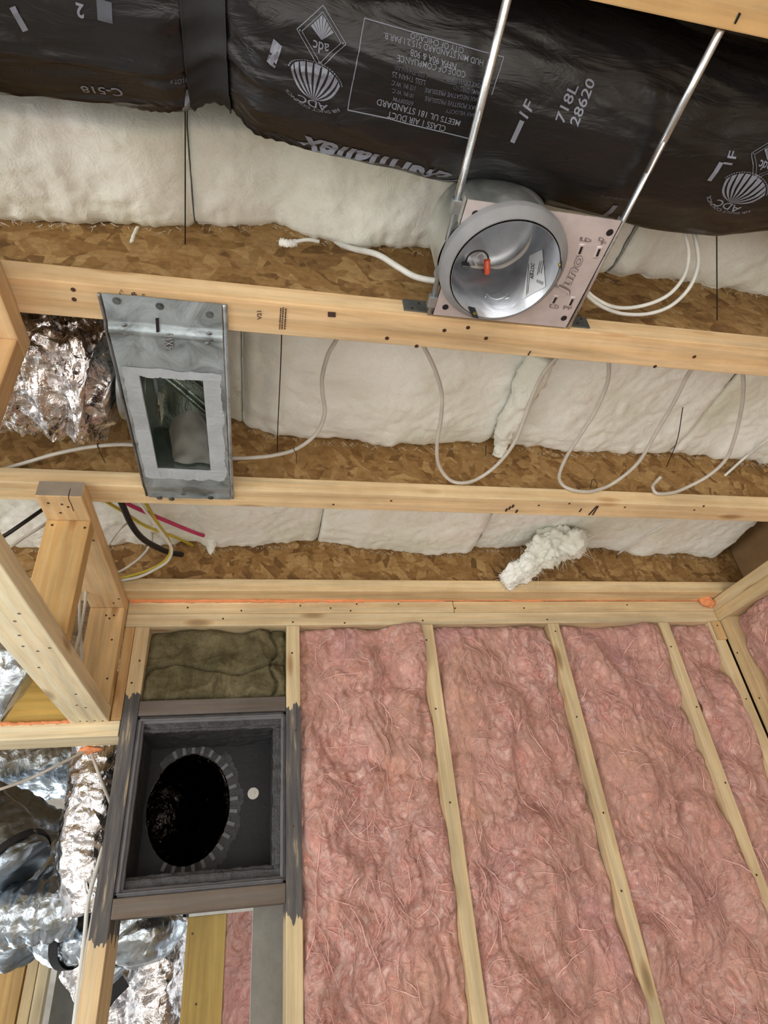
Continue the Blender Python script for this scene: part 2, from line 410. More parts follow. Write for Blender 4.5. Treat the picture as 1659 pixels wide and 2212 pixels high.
def pxtext(acc, s, a, b, plane, val, hpx, off, bold=0.0, shear=0.0):
    """text whose baseline runs from pixel a to pixel b on an axis plane, cap height in pixels"""
    f = {'z': onZ, 'y': onY, 'x': onX}[plane]
    p0 = f(*a, val); p1 = f(*b, val)
    d = Vector((b[0] - a[0], b[1] - a[1])).normalized(); up = Vector((d.y, -d.x))
    q = f(a[0] + up.x * hpx, a[1] + up.y * hpx, val)
    flat_text(acc, s, p0, p1, q - p0, (q - p0).length, Vector(off), bold, shear)

FIN = []
def base_shift():
    """puts every thing's origin at the middle of its base"""
    for o in [o for o in S.objects if o.parent is None and o.type in ('MESH', 'EMPTY')]:
        fam = [o] + list(o.children_recursive)
        ms = [q for q in fam if q.type == 'MESH']
        if not ms: continue
        lo = Vector((1e9,) * 3); hi = Vector((-1e9,) * 3)
        for q in ms:
            for v in q.data.vertices:
                for i in range(3):
                    lo[i] = min(lo[i], v.co[i]); hi[i] = max(hi[i], v.co[i])
        c = Vector(((lo.x + hi.x) / 2, (lo.y + hi.y) / 2, lo.z))
        for q in ms: q.data.transform(Matrix.Translation(-c))
        o.location = c
# ================================================================ STRUCTURE
D = 1.65; H = 0.797; XR = 1.523; FL = -CZ
struct('floor', boxm(-4.5, 4.0, -4.0, 5.0, FL - 0.05, FL), M['floor'])
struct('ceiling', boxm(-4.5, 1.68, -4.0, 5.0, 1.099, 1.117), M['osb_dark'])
struct('wall_back', boxm(0.008, 1.80, 1.90, 2.05, FL, 1.09), M['concrete'])
struct('wall_right', boxm(1.665, 1.70, -4.0, 1.899, FL, 1.097), M['sheath'])
struct('wall_far', boxm(-4.5, 1.6, 4.6, 4.7, FL, 1.09), M['gyp'])
struct('wall_left', boxm(-4.4, -4.3, -4.0, 1.2, FL, 1.09), M['gyp'])
bm = bmesh.new()
for a in ((-4.2, -2.2, FL, 1.09), (2.4, 1.66, FL, 1.09), (-2.2, 1.66, FL, -1.2), (-2.2, 1.66, 0.4, 1.09)):
    box(bm, min(a[0], a[1]), max(a[0], a[1]), -2.95, -2.85, a[2], a[3])
struct('wall_front', bm, M['gyp'])  # unseen wall; its window opening is assumed, put in to let daylight through

# ================================================================ LUMBER
NR = random.Random(3)
def nail_at(parent, p, nrm, r=0.0028):
    bm = bmesh.new(); p = Vector(p); nrm = Vector(nrm)
    disc(bm, p - nrm * 0.001, nrm, r, 0.0016, 9); obj('nail', bm, M['nail'], parent)
def board(name, label, cat, b, axis, tint=(222, 190, 140), group=None, bev=0.0025, nails=(), dirt=0.25, knots=1.0, paint=None, mat=None):
    t = obj(name, boxm(*b, bev=bev), mat or wood(axis, tint, dirt, knots, paint)); tag(t, label, cat, group)
    for p, n in nails: nail_at(t, p, n)
    return t
# I-joists
JY = {'C': 0.115, 'B': 0.602, 'A': 1.0995, 'D': 1.587}
JL = {'C': ('wooden floor joist cut off by the top right corner, black marker tick near its edge', (216, 180, 128)),
      'B': ('orange-tan floor joist carrying the recessed light, crossing above the middle of the picture', (240, 208, 162)),
      'A': ('floor joist under the lower end of the metal register boot', (238, 212, 168)),
      'D': ('floor joist resting along the top of the pink insulated wall, orange foam under it', (236, 212, 168))}
joist = {}
for k, y in JY.items():
    j = thing('floor_joist', JL[k][0], 'joist', 'floor joists overhead'); joist[k] = j
    yc = y + 0.0315
    obj('bottom_flange', boxm(-1.6, 1.66, y, y + 0.063, H + (0.0005 if k != 'D' else 0), H + 0.038, bev=0.002), wood('x', JL[k][1], 0.3), j)
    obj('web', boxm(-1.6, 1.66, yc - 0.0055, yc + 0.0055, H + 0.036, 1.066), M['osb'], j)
    obj('top_flange', boxm(-1.6, 1.66, y, y + 0.063, 1.061, 1.0985, bev=0.002), wood('x', JL[k][1], 0.3), j)
# marker tick, stamps and nails on joists
acc = ([], [])
def quadpx(acc, pts, plane, val, off):
    f = {'z': onZ, 'y': onY, 'x': onX}[plane]; b = len(acc[0])
    for q in pts: acc[0].append(f(q[0], q[1], val) + Vector(off))
    acc[1].append(tuple(range(b, b + len(pts))))
quadpx(acc, [(1596, 26), (1601, 29), (1589, 52), (1585, 50)], 'z', H, (0, 0, -0.0006))
obj('marker_tick', acc, M['marker'], joist['C'], label='black pen tick on the joist edge')
Z6 = (0, 0, -0.0006)
def stampt(k, *a):
    q = ([], []); pxtext(q, *a); obj('lumber_stamp', q, M['stamp'], joist[k])
def stampq(k, *a):
    q = ([], []); quadpx(q, *a); obj('lumber_stamp', q, M['stamp'], joist[k])
stampt('B', 'V21', (565, 690), (564, 671), 'z', H, 9, Z6, 0.02)
for u0_ in (602.5, 607.5, 613.5):
    q_ = ([], []); v_ = 711.0
    while v_ > 665:
        w_ = NR.uniform(1.2, 4.5); du = (711 - v_) * .06
        quadpx(q_, [(u0_ + du, v_), (u0_ + 3 + du, v_), (u0_ + 3.1 + du, v_ - w_), (u0_ + .1 + du, v_ - w_)], 'z', H, Z6); v_ -= w_ + NR.uniform(.5, 1.4)
    obj('lumber_stamp', q_, M['stamp'], joist['B'], kind='stuff')
stampt('B', 'FT', (262, 637), (268, 628), 'z', H, 7, Z6)
stampt('B', 'R', (286, 640), (297, 636), 'z', H, 8, Z6, 0.02)
stampt('B', '88', (313, 643), (313, 634), 'z', H, 7, Z6)
stampt('B', '1', (1139, 767), (1146, 768), 'z', H, 10, Z6, 0.03, 0.3)
stampq('B', [(708, 673), (725, 674), (725, 685), (708, 684)], 'z', H, Z6)
for a_, b_ in ((1090, 1104), (1097, 1100), (1104, 1096), (1112, 1107)): stampq('A', [(a_, b_), (a_ + 4, b_ - 7), (a_ + 8, b_ - 5), (a_ + 4, b_ + 1)], 'z', H, Z6)
stampq('A', [(1250, 1105), (1255, 1098), (1258, 1098), (1253, 1106)], 'z', H, Z6)
for s_ in (0, 8): stampq('A', [(1270 + s_, 1112), (1288 + s_ * .4, 1092), (1291 + s_ * .4, 1093), (1273 + s_, 1113)], 'z', H, Z6)
for px_, k in (((836, 731), 'B'), ((1011, 708), 'B'), ((1050, 731), 'B'), ((960, 714), 'B'), ((160, 647), 'B'), ((158, 626), 'B'), ((900, 748), 'B'), ((1415, 792), 'B'),
               ((1500, 771), 'B'), ((720, 1090), 'A'), ((845, 1082), 'A'), ((1164, 1092), 'A'), ((1350, 1096), 'A'), ((1500, 1102), 'A'), ((1520, 1094), 'A'), ((1230, 1088), 'A')):
    p = onZ(px_[0], px_[1], H); nail_at(joist[k], (p.x, p.y, H + 0.0005), (0, 0, -1), 0.0036 if k == 'B' else 0.003)

# top plates of the pink wall
xs = onY(980, 1310, D).x
board('top_plate', 'left length of the upper top plate above the grey-framed duct box and pink batts', 'plate', (-0.3595, xs - 0.0008, D, D + 0.14, 0.7565, 0.7945), 'x', (232, 212, 172),
      nails=[((x_, D, z_), (0, -1, 0)) for x_, z_ in ((-0.2, .775), (-0.05, .765), (.12, .78), (.21, .772), (.27, .763), (.29, .785))])
board('top_plate', 'right length of the upper top plate running into the right-hand corner', 'plate', (xs + 0.0008, XR, D, D + 0.14, 0.7565, 0.7945), 'x', (228, 206, 164),
      nails=[((x_, D, z_), (0, -1, 0)) for x_, z_ in ((.42, .785), (.6, .77), (.83, .77), (1.2, .78))])
board('top_plate', 'lower top plate resting directly on the heads of the pink wall studs', 'plate', (-0.3595, XR, D, D + 0.14, 0.718, 0.756), 'x', (230, 212, 174),
      nails=[((x_, D, z_), (0, -1, 0)) for x_, z_ in ((.098, .728), (.25, .724), (.49, .73), (.9, .73), (-.1, .74))])
board('top_plate', 'upper top plate of the right-hand wall, coming towards the viewer', 'plate', (XR + 0.0008, XR + 0.141, 0.0, D + 0.14, 0.7565, 0.7945), 'y', (224, 206, 166))
board('top_plate', 'lower top plate of the right-hand wall above its pink insulation', 'plate', (XR + 0.0008, XR + 0.141, 0.0, D + 0.14, 0.718, 0.756), 'y', (220, 200, 158))
# studs
SG = 'studs of the pink insulated wall'
ST = (226, 208, 168)
studs = [
 ('wall_stud', 'stud to the right of the black duct box, its middle smeared with dark sealant', (0.079, 0.117, D, D + .14, FL, .7175), (1.655, 2.13)),
 ('wall_stud', 'stud between the first and second pink insulation bays from the duct box', (0.482, 0.520, D, D + .14, FL, .7175), None),
 ('wall_stud', 'stud between the second and third pink insulation bays from the duct box', (0.899, 0.936, D, D + .14, FL, .7175), None),
 ('wall_stud', 'stud between the third pink bay and the narrow pink bay beside the corner', (1.294, 1.331, D, D + .14, FL, .7175), None),
 ('wall_stud', 'last stud of the pink wall, left of the thin black gap in the right corner', (1.483, 1.5215, D, D + .14, FL, .7175), None)]
for n, l, b, pt in studs:
    zz = [0.66, 0.45, 0.2, 0.0, -0.12]
    nl = [(((b[0] + b[1]) / 2 + NR.uniform(-.008, .008), D, z + NR.uniform(-.03, .03)), (0, -1, 0)) for z in zz[:NR.choice((3, 4))]]
    board(n, l, 'stud', b, 'z', ST, SG, nails=nl, paint=pt, dirt=0.15)
board('wall_stud', 'end stud of the right-hand wall, just right of the thin black corner gap', 'stud', (XR + .0015, XR + .14, 1.604, 1.6465, FL, .7175), 'z', (224, 202, 158), nails=[((XR + .001, 1.62, .45), (-1, 0, 0)), ((XR + .001, 1.63, .6), (-1, 0, 0))])
board('wall_stud', 'next stud of the right-hand wall beyond the edge of the picture', 'stud', (XR + .0015, XR + .14, 1.198, 1.236, FL, .7175), 'z', (220, 192, 142))
board('corner_block', 'short wooden block at the head of the last pink wall stud', 'block', (1.487, 1.521, 1.641, 1.6495, .652, .716), 'z', (214, 180, 130), nails=[((1.503, 1.641, .70), (0, -1, 0))])
board('wall_stud', 'stud left of the black duct box, dark sealant beside the box and bare wood below', 'stud', (-0.334, -0.296, D, D + .14, FL, .7175), 'z', (236, 212, 170), paint=(1.645, 2.165), dirt=.12,
      nails=[((-.31, D, .62), (0, -1, 0)), ((-.322, D, .56), (0, -1, 0))])
board('cripple_stud', 'short stud between the boxed-down frame and the stud left of the duct box', 'stud', (-0.3595, -0.335, D, D + .14, .4655, .7175), 'z', (222, 184, 132))
# sealant-coated rails above and below the duct box
board('blocking_rail', 'sealant-darkened rail above the black duct box, under the mineral wool', 'rail', (-.2955, .0785, D, D + .14, .474, .512), 'x', mat=wood('x', (112, 104, 98), .3, .5))
board('blocking_rail', 'sealant-darkened rail under the black duct box with bare wood along its bottom edge', 'rail', (-.2955, .0785, D, D + .14, .040, .079), 'x', mat=wood('x', (116, 108, 100), .3, .5))
# ladder frame on the left
TL = (244, 230, 194)
def N3(l, n): return [(p, n) for p in l]
board('ladder_plate', 'upper plate of the boxed-down frame, grey weathered end showing under the joist', 'plate', (-.449, -.361, 1.09, D - .001, .759, .7965), 'y', (232, 202, 156),
      nails=N3([(-.43, 1.115, .759), (-.405, 1.118, .759), (-.395, 1.127, .759), (-.415, 1.15, .759), (-.372, 1.26, .759), (-.368, 1.56, .759), (-.385, 1.585, .759)], (0, 0, -1)))
acc = ([], []); y_ = 1.0895
acc[0].extend([Vector((-.448, y_, .7605)), Vector((-.362, y_, .7605)), Vector((-.362, y_, .7955)), Vector((-.448, y_, .7955))]); acc[1].append((0, 1, 2, 3))
obj('end_grain', acc, mat_simple('weathered_end_grain', (150, 138, 122), .85, 0, (60, .002)), [o for o in S.objects if o.name.startswith('ladder_plate')][0], label='grey weathered cut end')
board('ladder_plate', 'long pale lower plate of the boxed-down frame, coming off the left edge, many nails', 'plate', (-.4505, -.3625, .30, D - .001, .460, .498), 'y', TL, dirt=.1,
      nails=N3([(-.40, 1.03, .46), (-.43, .98, .46), (-.385, 1.0, .46), (-.41, 1.09, .46), (-.418, 1.14, .46), (-.40, 1.165, .46), (-.376, 1.15, .46), (-.42, 1.25, .46), (-.39, 1.42, .46), (-.405, 1.5, .46), (-.39, 1.52, .46),
                (-.425, 1.63, .46), (-.41, 1.632, .46), (-.392, 1.63, .46), (-.374, 1.634, .46)], (0, 0, -1)))
board('ladder_rung', 'upright board between the two plates of the boxed-down frame, under the weathered end', 'block', (-.449, -.3615, 1.177, 1.215, .4985, .7585), 'z', (222, 186, 128), nails=N3([(-.435, 1.177, .745), (-.37, 1.177, .74)], (0, -1, 0)))
board('ladder_rung', 'upright board of the boxed-down frame standing flat against the wall', 'block', (-.449, -.3615, 1.612, D - .001, .4985, .7585), 'z', (228, 196, 146),
      nails=N3([(-.405, 1.612, .735), (-.385, 1.612, .735), (-.395, 1.612, .726), (-.38, 1.612, .665), (-.375, 1.612, .56)], (0, -1, 0)))
board('ladder_plate', 'plate under the orange-tan joist at the left edge of the picture', 'plate', (-.452, -.364, .25, .72, .759, .7965), 'y', (226, 196, 152))
board('ladder_rung', 'upright board at the left edge below the plate end, next to the shiny foil duct', 'block', (-.452, -.3645, .682, .719, .4985, .7585), 'z', (214, 178, 130))
# header at left
board('header_plate', 'pale plate across the opening at the left with orange foam along its top', 'plate', (-1.6, -.336, D, D + .09, .4265, .4645), 'x', (240, 226, 190), dirt=.1)
board('rim_beam', 'yellowish beam behind the foam line at the left, below the shiny duct', 'beam', (-1.6, -.361, 1.672, 1.715, .465, .60), 'x', (226, 190, 108), dirt=.15)
# boards beyond
board('post', 'yellow-green treated post seen through the opening under the duct box', 'post', (-.155, -.059, 1.90, 1.938, FL, .036), 'z', (196, 172, 106), nails=N3([(-.14, 1.90, .0), (-.12, 1.90, -.14)], (0, -1, 0)))
board('wall_stud', 'left of the paired far studs at the lower left edge behind the foil ducts', 'stud', (-.70, -.668, 2.6, 2.64, FL, .0), 'z', (206, 186, 146))
board('wall_stud', 'right of the paired far studs at the lower left edge behind the foil ducts', 'stud', (-.666, -.634, 2.6, 2.64, FL, .0), 'z', (214, 200, 166))
board('wall_stud', 'brownish far stud in the lower left corner beside the pair', 'stud', (-.80, -.706, 2.6, 2.64, FL, .0), 'z', (200, 166, 110))
tag(obj('foundation_panel', boxm(-.63, -.40, 2.7, 2.75, FL, .05), M['darkwall']), 'dark grey panel behind the hanging ducts at the lower left', 'panel')  # panel in a plain dark grey

# ================================================================ ORANGE FOAM
def bead(name, label, p0, p1, r, amp, n, cat='foam'):
    pts = [Vector(p0).lerp(Vector(p1), i / n) for i in range(n + 1)]
    bm = bmesh.new()
    tube(bm, pts, r, 8, fn=lambda i, a, t: 0.75 + amp * (fn3((t * 60, a, 0)) + fn3((t * 160, a * 2, 3)) * .7))
    o = obj(name, bm, M['foam'], smooth=True); return tag(o, label, cat)
bead('foam_bead', 'orange foam bead along the top of the pink wall, under the joist', (-.3585, D - .002, .7958), (1.50, D - .002, .7958), lambda t: .0078 if t < .36 else (.0045 if t < .5 else (.0036 if .62 < t < .68 else .0022)), .55, 420)
bead('foam_bead', 'orange foam bead on the pale plate at the left edge', (-1.2, D - .001, .4655), (-.362, D - .001, .4655), .0055, .7, 200)
def blob(name, label, c, r, sc, mat, cat, seed=0, amp=.35, fr=30, sub=4):
    bm = bmesh.new(); bmesh.ops.create_icosphere(bm, subdivisions=sub, radius=1)
    for v in bm.verts:
        d = 1 + amp * fn3(v.co * .9 + Vector((seed, 0, 0)), 1.3) + amp * .5 * fn3(v.co, 4, seed)
        v.co = Vector(c) + Vector((v.co.x * sc[0], v.co.y * sc[1], v.co.z * sc[2])) * r * d
    return tag(obj(name, bm, mat, smooth=True), label, cat)
p = onZ(194, 1617, .425); blob('foam_plug', 'orange foam lump where two white cables pass through the pale plate', (p.x, p.y, .421), .024, (1.2, .9, .38), M['foam'], 'foam', 2)
blob('foam_plug', 'orange foam lump in the right-hand corner under the plates', (1.50, 1.636, .785), .022, (1.1, .6, .9), M['foam'], 'foam', 5)

# ================================================================ INSULATION IN THE WALL
def pink_front(x, z, s):
    w = Vector((fn3((x, 0, z), 9, s), 0, fn3((x, 5, z), 9, s + 3))) * .035
    q = (x + w.x, 0, z * .8 + w.z)
    a = abs(fn3(q, 4.2, s)) * 3.4 - .4
    b = abs(fn3((q[0], 2, q[2]), 10, s + 7)) * 2.6 - .3
    c = abs(fn3((q[0] * 1.4, 4, q[2] * .7), 27, s + 9)) * 2
    d = fn3((x * 1.8, 1, z), 70, s)
    return .022 * a + .016 * b + .007 * c + .0024 * d
def pink_batt(label, x0, x1, z0, z1, s, plane='y', front=D + .018, group='pink fibreglass batts between studs'):
    nu = int((x1 - x0) / .0036); nv = int((z1 - z0) / .0042)
    def f(u, v):
        x = x0 + (x1 - x0) * u; z = z0 + (z1 - z0) * v
        e = min(u, 1 - u) * (x1 - x0); t = (1 - v) * (z1 - z0)
        rnd = .016 * math.exp(-e / .010) + .020 * math.exp(-t / .010)
        y = front - pink_front(x, z, s) + rnd
        return Vector((x, y, z)) if plane == 'y' else Vector((XR - .0 + (y - D), x, z))
    g = grid(nu, nv, f); vs, fs = list(g[0]), list(g[1])
    # back and sides so the batt has its real thickness
    W_ = nu + 1
    back = (lambda p: Vector((p.x, D + .135, p.z))) if plane == 'y' else (lambda p: Vector((XR + .135, p.y, p.z)))
    ring = [i for i in range(W_)] + [j * W_ + nu for j in range(1, nv + 1)] + [nv * W_ + i for i in range(nu - 1, -1, -1)] + [j * W_ for j in range(nv - 1, 0, -1)]
    b0 = len(vs)
    for i in ring: vs.append(back(vs[i]))
    n = len(ring)
    for k in range(n): fs.append((ring[k], ring[(k + 1) % n], b0 + (k + 1) % n, b0 + k))
    fs.append(tuple(range(b0, b0 + n)))
    o = tag(obj('insulation_batt', (vs, fs), M['pink'], smooth=True), label, 'insulation', group)
    # loose glass fibres lying on its face
    R_ = random.Random(int(s * 10)); bm = bmesh.new()
    for i in range(int(330 * (x1 - x0) / .37)):
        x = R_.uniform(x0 + .02, x1 - .02); z = R_.uniform(max(z0, -.3), z1 - .03); a = R_.uniform(0, 2 * PI) if R_.random() < .35 else R_.gauss(-1.2, .5)
        L = R_.uniform(.02, .12); k = R_.uniform(-14, 14); pts = []
        r = R_.choice((.0004, .0006, .0008, .0013))
        for q in range(9):
            if not (x0 + .006 < x < x1 - .006) or not (z0 < z < z1 - .01): break
            y = front - pink_front(x, z, s) - .0012 - .004 * math.sin(PI * q / 8) * R_.random()
            pts.append(Vector((x, y, z)) if plane == 'y' else Vector((XR + (y - D), x, z)))
            x += math.cos(a) * L / 8; z += math.sin(a) * L / 8; a += k * L / 8 + R_.uniform(-.25, .25)
        if len(pts) > 3: tube(bm, pts, lambda t: r * (1 - .5 * abs(2 * t - 1)), 3, cap=False)
    obj('loose_fibres', bm, M['pinkfibre'], o, kind='stuff')
    return o
M['pinkfibre'] = mat_simple('pale_pink_fibre', (240, 196, 186), 1.0)
PG = 'pink fibreglass batts between studs'
pink_batt('pink fibreglass batt in the widest-looking bay, directly right of the duct box', .1175, .4815, -.5, .7165, 1.0)
pink_batt('pink fibreglass batt in the second bay to the right of the duct box', .5205, .8985, -.5, .7165, 4.0)
pink_batt('pink fibreglass batt in the third bay to the right of the duct box', .9365, 1.2935, -.5, .7165, 7.0)
pink_batt('narrow pink fibreglass batt beside the right-hand corner stud', 1.3315, 1.4825, -.5, .7165, 11.0)
pink_batt('pink fibreglass batt in the right-hand wall at the edge of the picture', 1.2365, 1.6035, -.5, .7165, 15.0, plane='x')
tag(obj('insulation_batt', boxm(-.0585, .006, 1.905, 1.99, FL, .036), M['pink']), 'strip of dark pink insulation between the yellow post and concrete, seen under the duct box', 'insulation')
# mineral wool
def rock_front(x, z):
    q = (x + .01 * fn3((x, 0, z), 20), 0, z)
    return .016 * (1 - abs(fn3(q, 9, 3)) * 2.6) + .007 * (1 - abs(fn3(q, 24, 5)) * 2.2) + .002 * fn3(q, 90)
def rf(u, v):
    x = -.295 + .3735 * u; z = .513 + .203 * v
    e = min(u, 1 - u) * .37; t = min(v, 1 - v) * .2
    cr_ = .016 * math.exp(-((x - .045 - .01 * math.sin(z * 60)) / .004) ** 2) + .014 * math.exp(-((z - .60 - .012 * math.sin(x * 22)) / .004) ** 2)
    return Vector((x, D + .022 - rock_front(x, z) + .02 * math.exp(-e / .008) + .02 * math.exp(-t / .008) + cr_, z))
g = grid(120, 66, rf); vs, fs = g
b0 = len(vs); W_ = 121; nu, nv = 120, 66
ring = [i for i in range(W_)] + [j * W_ + nu for j in range(1, nv + 1)] + [nv * W_ + i for i in range(nu - 1, -1, -1)] + [j * W_ for j in range(nv - 1, 0, -1)]
for i in ring: vs.append(Vector((vs[i].x, D + .13, vs[i].z)))
for k in range(len(ring)): fs.append((ring[k], ring[(k + 1) % len(ring)], b0 + (k + 1) % len(ring), b0 + k))
fs.append(tuple(range(b0, b0 + len(ring))))
tag(obj('mineral_wool_batt', (vs, fs), M['rock'], smooth=True), 'olive-brown mineral wool packed above the black duct box', 'insulation')

# ================================================================ WHITE BATTS BETWEEN JOISTS
def interp(tab, x):
    if x <= tab[0][0]: return tab[0][1]
    for (a, b), (c, d) in zip(tab, tab[1:]):
        if x <= c:
            t = (x - a) / (c - a); t = t * t * (3 - 2 * t); return b + (d - b) * t
    return tab[-1][1]
def white_batt(label, x0, x1, y0, y1, tab, s, group='white fibreglass batts between joists', slant=0.0, slant0=0.0, droop=None, res=.0055):
    nu = int((x1 - x0) / res); nv = int((y1 - y0) / res)
    def f(u, v):
        y = y0 + (y1 - y0) * v
        x = x0 + (x1 - x0) * u + slant * (v - .5) * u + slant0 * (v - .5) * (1 - u)
        e1 = min(u, 1 - u) * (x1 - x0); ef = (1 - v) * (y1 - y0); en = v * (y1 - y0)
        z = interp(tab, x)
        w = .05 * fn3((x, y, 0), 6, s)
        z -= .012 * fn3((x + w, y - w, 0), 3.5, s) + .005 * (1 - abs(fn3((x + w, y - w, 0), 3.8, s)) * 2.4) - .004
        z -= .0035 * fn3((x + w, y, 0), 13, s + 2)
        z -= .0016 * fn3((x, y, 0), 55, s) + .0012 * fn3((x, y, 1), 130, s)
        z += .012 * math.exp(-e1 / .008) + .018 * math.exp(-ef / .012) + .01 * math.exp(-en / .012)
        z += (.014 * fn3((x, 0, 0), 9, s) + .010 * fn3((x, 0, 0), 26, s)) * math.exp(-ef / .035) + .007 * fn3((x, 0, 3), 80, s) * math.exp(-ef / .02)
        z -= .003 * (abs(fn3((x, y, 2), 22, s)) * 2 - .5) + .0016 * (abs(fn3((x, y, 2), 48, s)) * 2)
        if droop: z += droop(x, y)
        return Vector((x, y, min(z, 1.09)))
    g = grid(nu, nv, f); vs, fs = g; W_ = nu + 1
    ring = [i for i in range(W_)] + [j * W_ + nu for j in range(1, nv + 1)] + [nv * W_ + i for i in range(nu - 1, -1, -1)] + [j * W_ for j in range(nv - 1, 0, -1)]
    b0 = len(vs)
    for i in ring: vs.append(Vector((vs[i].x, vs[i].y, 1.0985)))
    n = len(ring)
    for k in range(n): fs.append((ring[k], ring[(k + 1) % n], b0 + (k + 1) % n, b0 + k))
    fs.append(tuple(range(b0, b0 + n)))
    o = tag(obj('insulation_batt', (vs, fs), M['batt'], smooth=True), label, 'insulation', group)
    R_ = random.Random(int(s * 7)); bm = bmesh.new()
    for i in range(int(110 * (x1 - x0))):
        x = R_.uniform(x0 + .01, x1 - .01); L = R_.uniform(.008, .022); z = interp(tab, x) + .002; a = R_.uniform(-.9, .9); y = y1 - R_.uniform(.0, .012)
        pts = [Vector((x + math.sin(a) * L * q / 4, y - R_.uniform(0, .003), z - math.cos(a) * L * q / 4 * .7)) for q in range(5)]
        tube(bm, pts, lambda t: .00042 * (1 - .7 * t), 3, cap=False)
    obj('loose_fibres', bm, M['batt'], o, kind='stuff')
    return o
g_ = .0004
tBC = [(-.42, .952), (-.21, .976), (-.07, 1.012), (.014, 1.03), (.1, 1.003), (.31, 1.01), (.62, .985), (.8, 1.008), (1.03, .998)]
def liftBC(x, y):   # squeezed up over the black duct
    t = max(0.0, min(1.0, (.47 - y) / .05)); return t * t * (3 - 2 * t) * .07
white_batt('white fibreglass batt behind the black duct, left of the first wire at the top left', -1.5, -.128, .155, .6275, tBC, 1.5, droop=liftBC)
white_batt('white fibreglass batt between the left wire and the recessed light', -.127, .66, .155, .6275, tBC, 3.1, droop=liftBC)
white_batt('white fibreglass batt to the right of the recessed light, behind the looped cables', .661, 1.64, .155, .6275, tBC, 5.2, droop=liftBC)
tAB = [(-.5, 1.045), (-.27, 1.045), (-.2, 1.02), (-.1, 1.018), (-.02, .985), (.033, .97), (.144, .963), (.377, .956), (.58, .984), (.758, .964), (1.038, .981), (1.416, .961)]
white_batt('beige-shadowed white batt beside the metal register boot', -1.5, -.052, .6395, 1.125, tAB, 2.2)
white_batt('white fibreglass batt between register boot and bunched seam, S-shaped cable in front', -.051, .575, .6395, 1.125, tAB, 6.4)
white_batt('white fibreglass batt with three cable loops hanging in front of it', .576, 1.10, .6395, 1.125, tAB, 8.9)
white_batt('white fibreglass batt at the right edge between the middle two joists', 1.101, 1.64, .6395, 1.125, tAB, 9.9)
tDA = [(-.6, .93), (-.26, .955), (-.19, .962), (-.153, .942), (-.005, .953), (.193, .968), (.338, .943), (.5, .936), (.642, .934), (.70, .955), (.9, .96), (1.147, .966), (1.3, .950), (1.411, .945), (1.548, .93), (1.64, 1.0)]
white_batt('white fibreglass batt behind the yellow and magenta lines, nearest the wall at left', -1.5, .172, 1.137, 1.612, tDA, 12.3)
white_batt('flat square-cut white batt above the middle of the pink wall', .173, .665, 1.137, 1.612, tDA, 13.7, slant=.03)
white_batt('greenish rumpled white batt above the right half of the pink wall', .667, 1.64, 1.137, 1.612, tDA, 14.9, slant0=.03)
M['bunch'] = M['batt']
# bunched roll of glass wool at the seam, torn wad and small drip
def lump(name, label, pts, rad, s, mat=None, amp=.5, fr=40, flat=.7, seg=28, wisps=40, cat='insulation'):
    P_ = catmull(pts, 14); bm = bmesh.new()
    tube(bm, P_, rad, seg, flat=flat, fn=lambda i, a, t: 1 + amp * (fn3((math.cos(a) * 1.2, math.sin(a) * 1.2, t * 6), 1.2, s) + .5 * fn3((math.cos(a) * 3, math.sin(a) * 3, t * 16), 1.3, s) + .3 * fn3((math.cos(a) * 7, math.sin(a) * 7, t * 40), 1.3, s) + .22 * fn3((math.cos(a) * 18, math.sin(a) * 18, t * 90), 1.3, s)))
    o = tag(obj(name, bm, mat or M['batt'], smooth=True), label, cat)
    R_ = random.Random(int(s * 9)); bm = bmesh.new(); N_ = len(P_)
    for _ in range(wisps):
        i = R_.randrange(N_); t = i / (N_ - 1); r = rad(t) if callable(rad) else rad
        d = Vector((R_.gauss(0, 1), R_.gauss(0, .6), R_.gauss(-.4, .8))).normalized(); q = P_[i] + d * r * .7
        L = r * R_.uniform(.3, .9); c = Vector((R_.gauss(0, .4), R_.gauss(0, .4), R_.gauss(0, .4)))
        tube(bm, [q + d * L * k / 4 + c * L * (k / 4) ** 2 for k in range(5)], lambda t: .0008 * (1 - .8 * t), 3, cap=False)
    obj('loose_fibres', bm, M['batt'], o, kind='stuff')
    return o
lump('insulation_wad', 'torn ragged wad of white wool hanging down over the joist above the second pink bay', [onY(1272, 1158, 1.50), onY(1235, 1175, 1.49), onY(1190, 1182, 1.50), onY(1160, 1205, 1.52), onY(1125, 1232, 1.545), onY(1088, 1258, 1.565)],
     lambda t: .014 + .056 * math.sin(min(1, t * 1.9) * PI * .62) * (1 - .74 * t), 21.0, amp=.62, wisps=420, seg=64)
lump('insulation_tuft', 'small white teat of wool drooping beside the magenta line', [onY(452, 1135, 1.53) + Vector((0, 0, .035)), onY(458, 1150, 1.55), onY(456, 1172, 1.565), onY(455, 1190, 1.575), onY(455, 1198, 1.578)], lambda t: .034 * (1 - t) ** 1.1 + .006 * (1 - t * .8), 23.0, amp=.3, wisps=40)
lump('insulation_tuft', 'bunched fold of white wool squeezed down between two batts above the S-shaped cable', [onZ(1168, 760, .955), onZ(1130, 850, .957), onZ(1095, 920, .962), onZ(1082, 960, .958), onZ(1076, 985, .945)], lambda t: .034 - .020 * t, 25.0, amp=.4, wisps=40)
lump('insulation_tuft', 'little white shred stuck on the strand board left of the top wire', [onY(296, 492, .615), onY(290, 505, .614), onY(284, 522, .612)], .0035, 27.0, amp=.5, wisps=2, seg=8)
lump('insulation_tuft', 'small fluff clump on the board where the grey cable starts, left of the light', [onY(604, 522, .605), onY(622, 526, .604), onY(640, 524, .606)], .006, 28.0, amp=.5, wisps=10, seg=12)

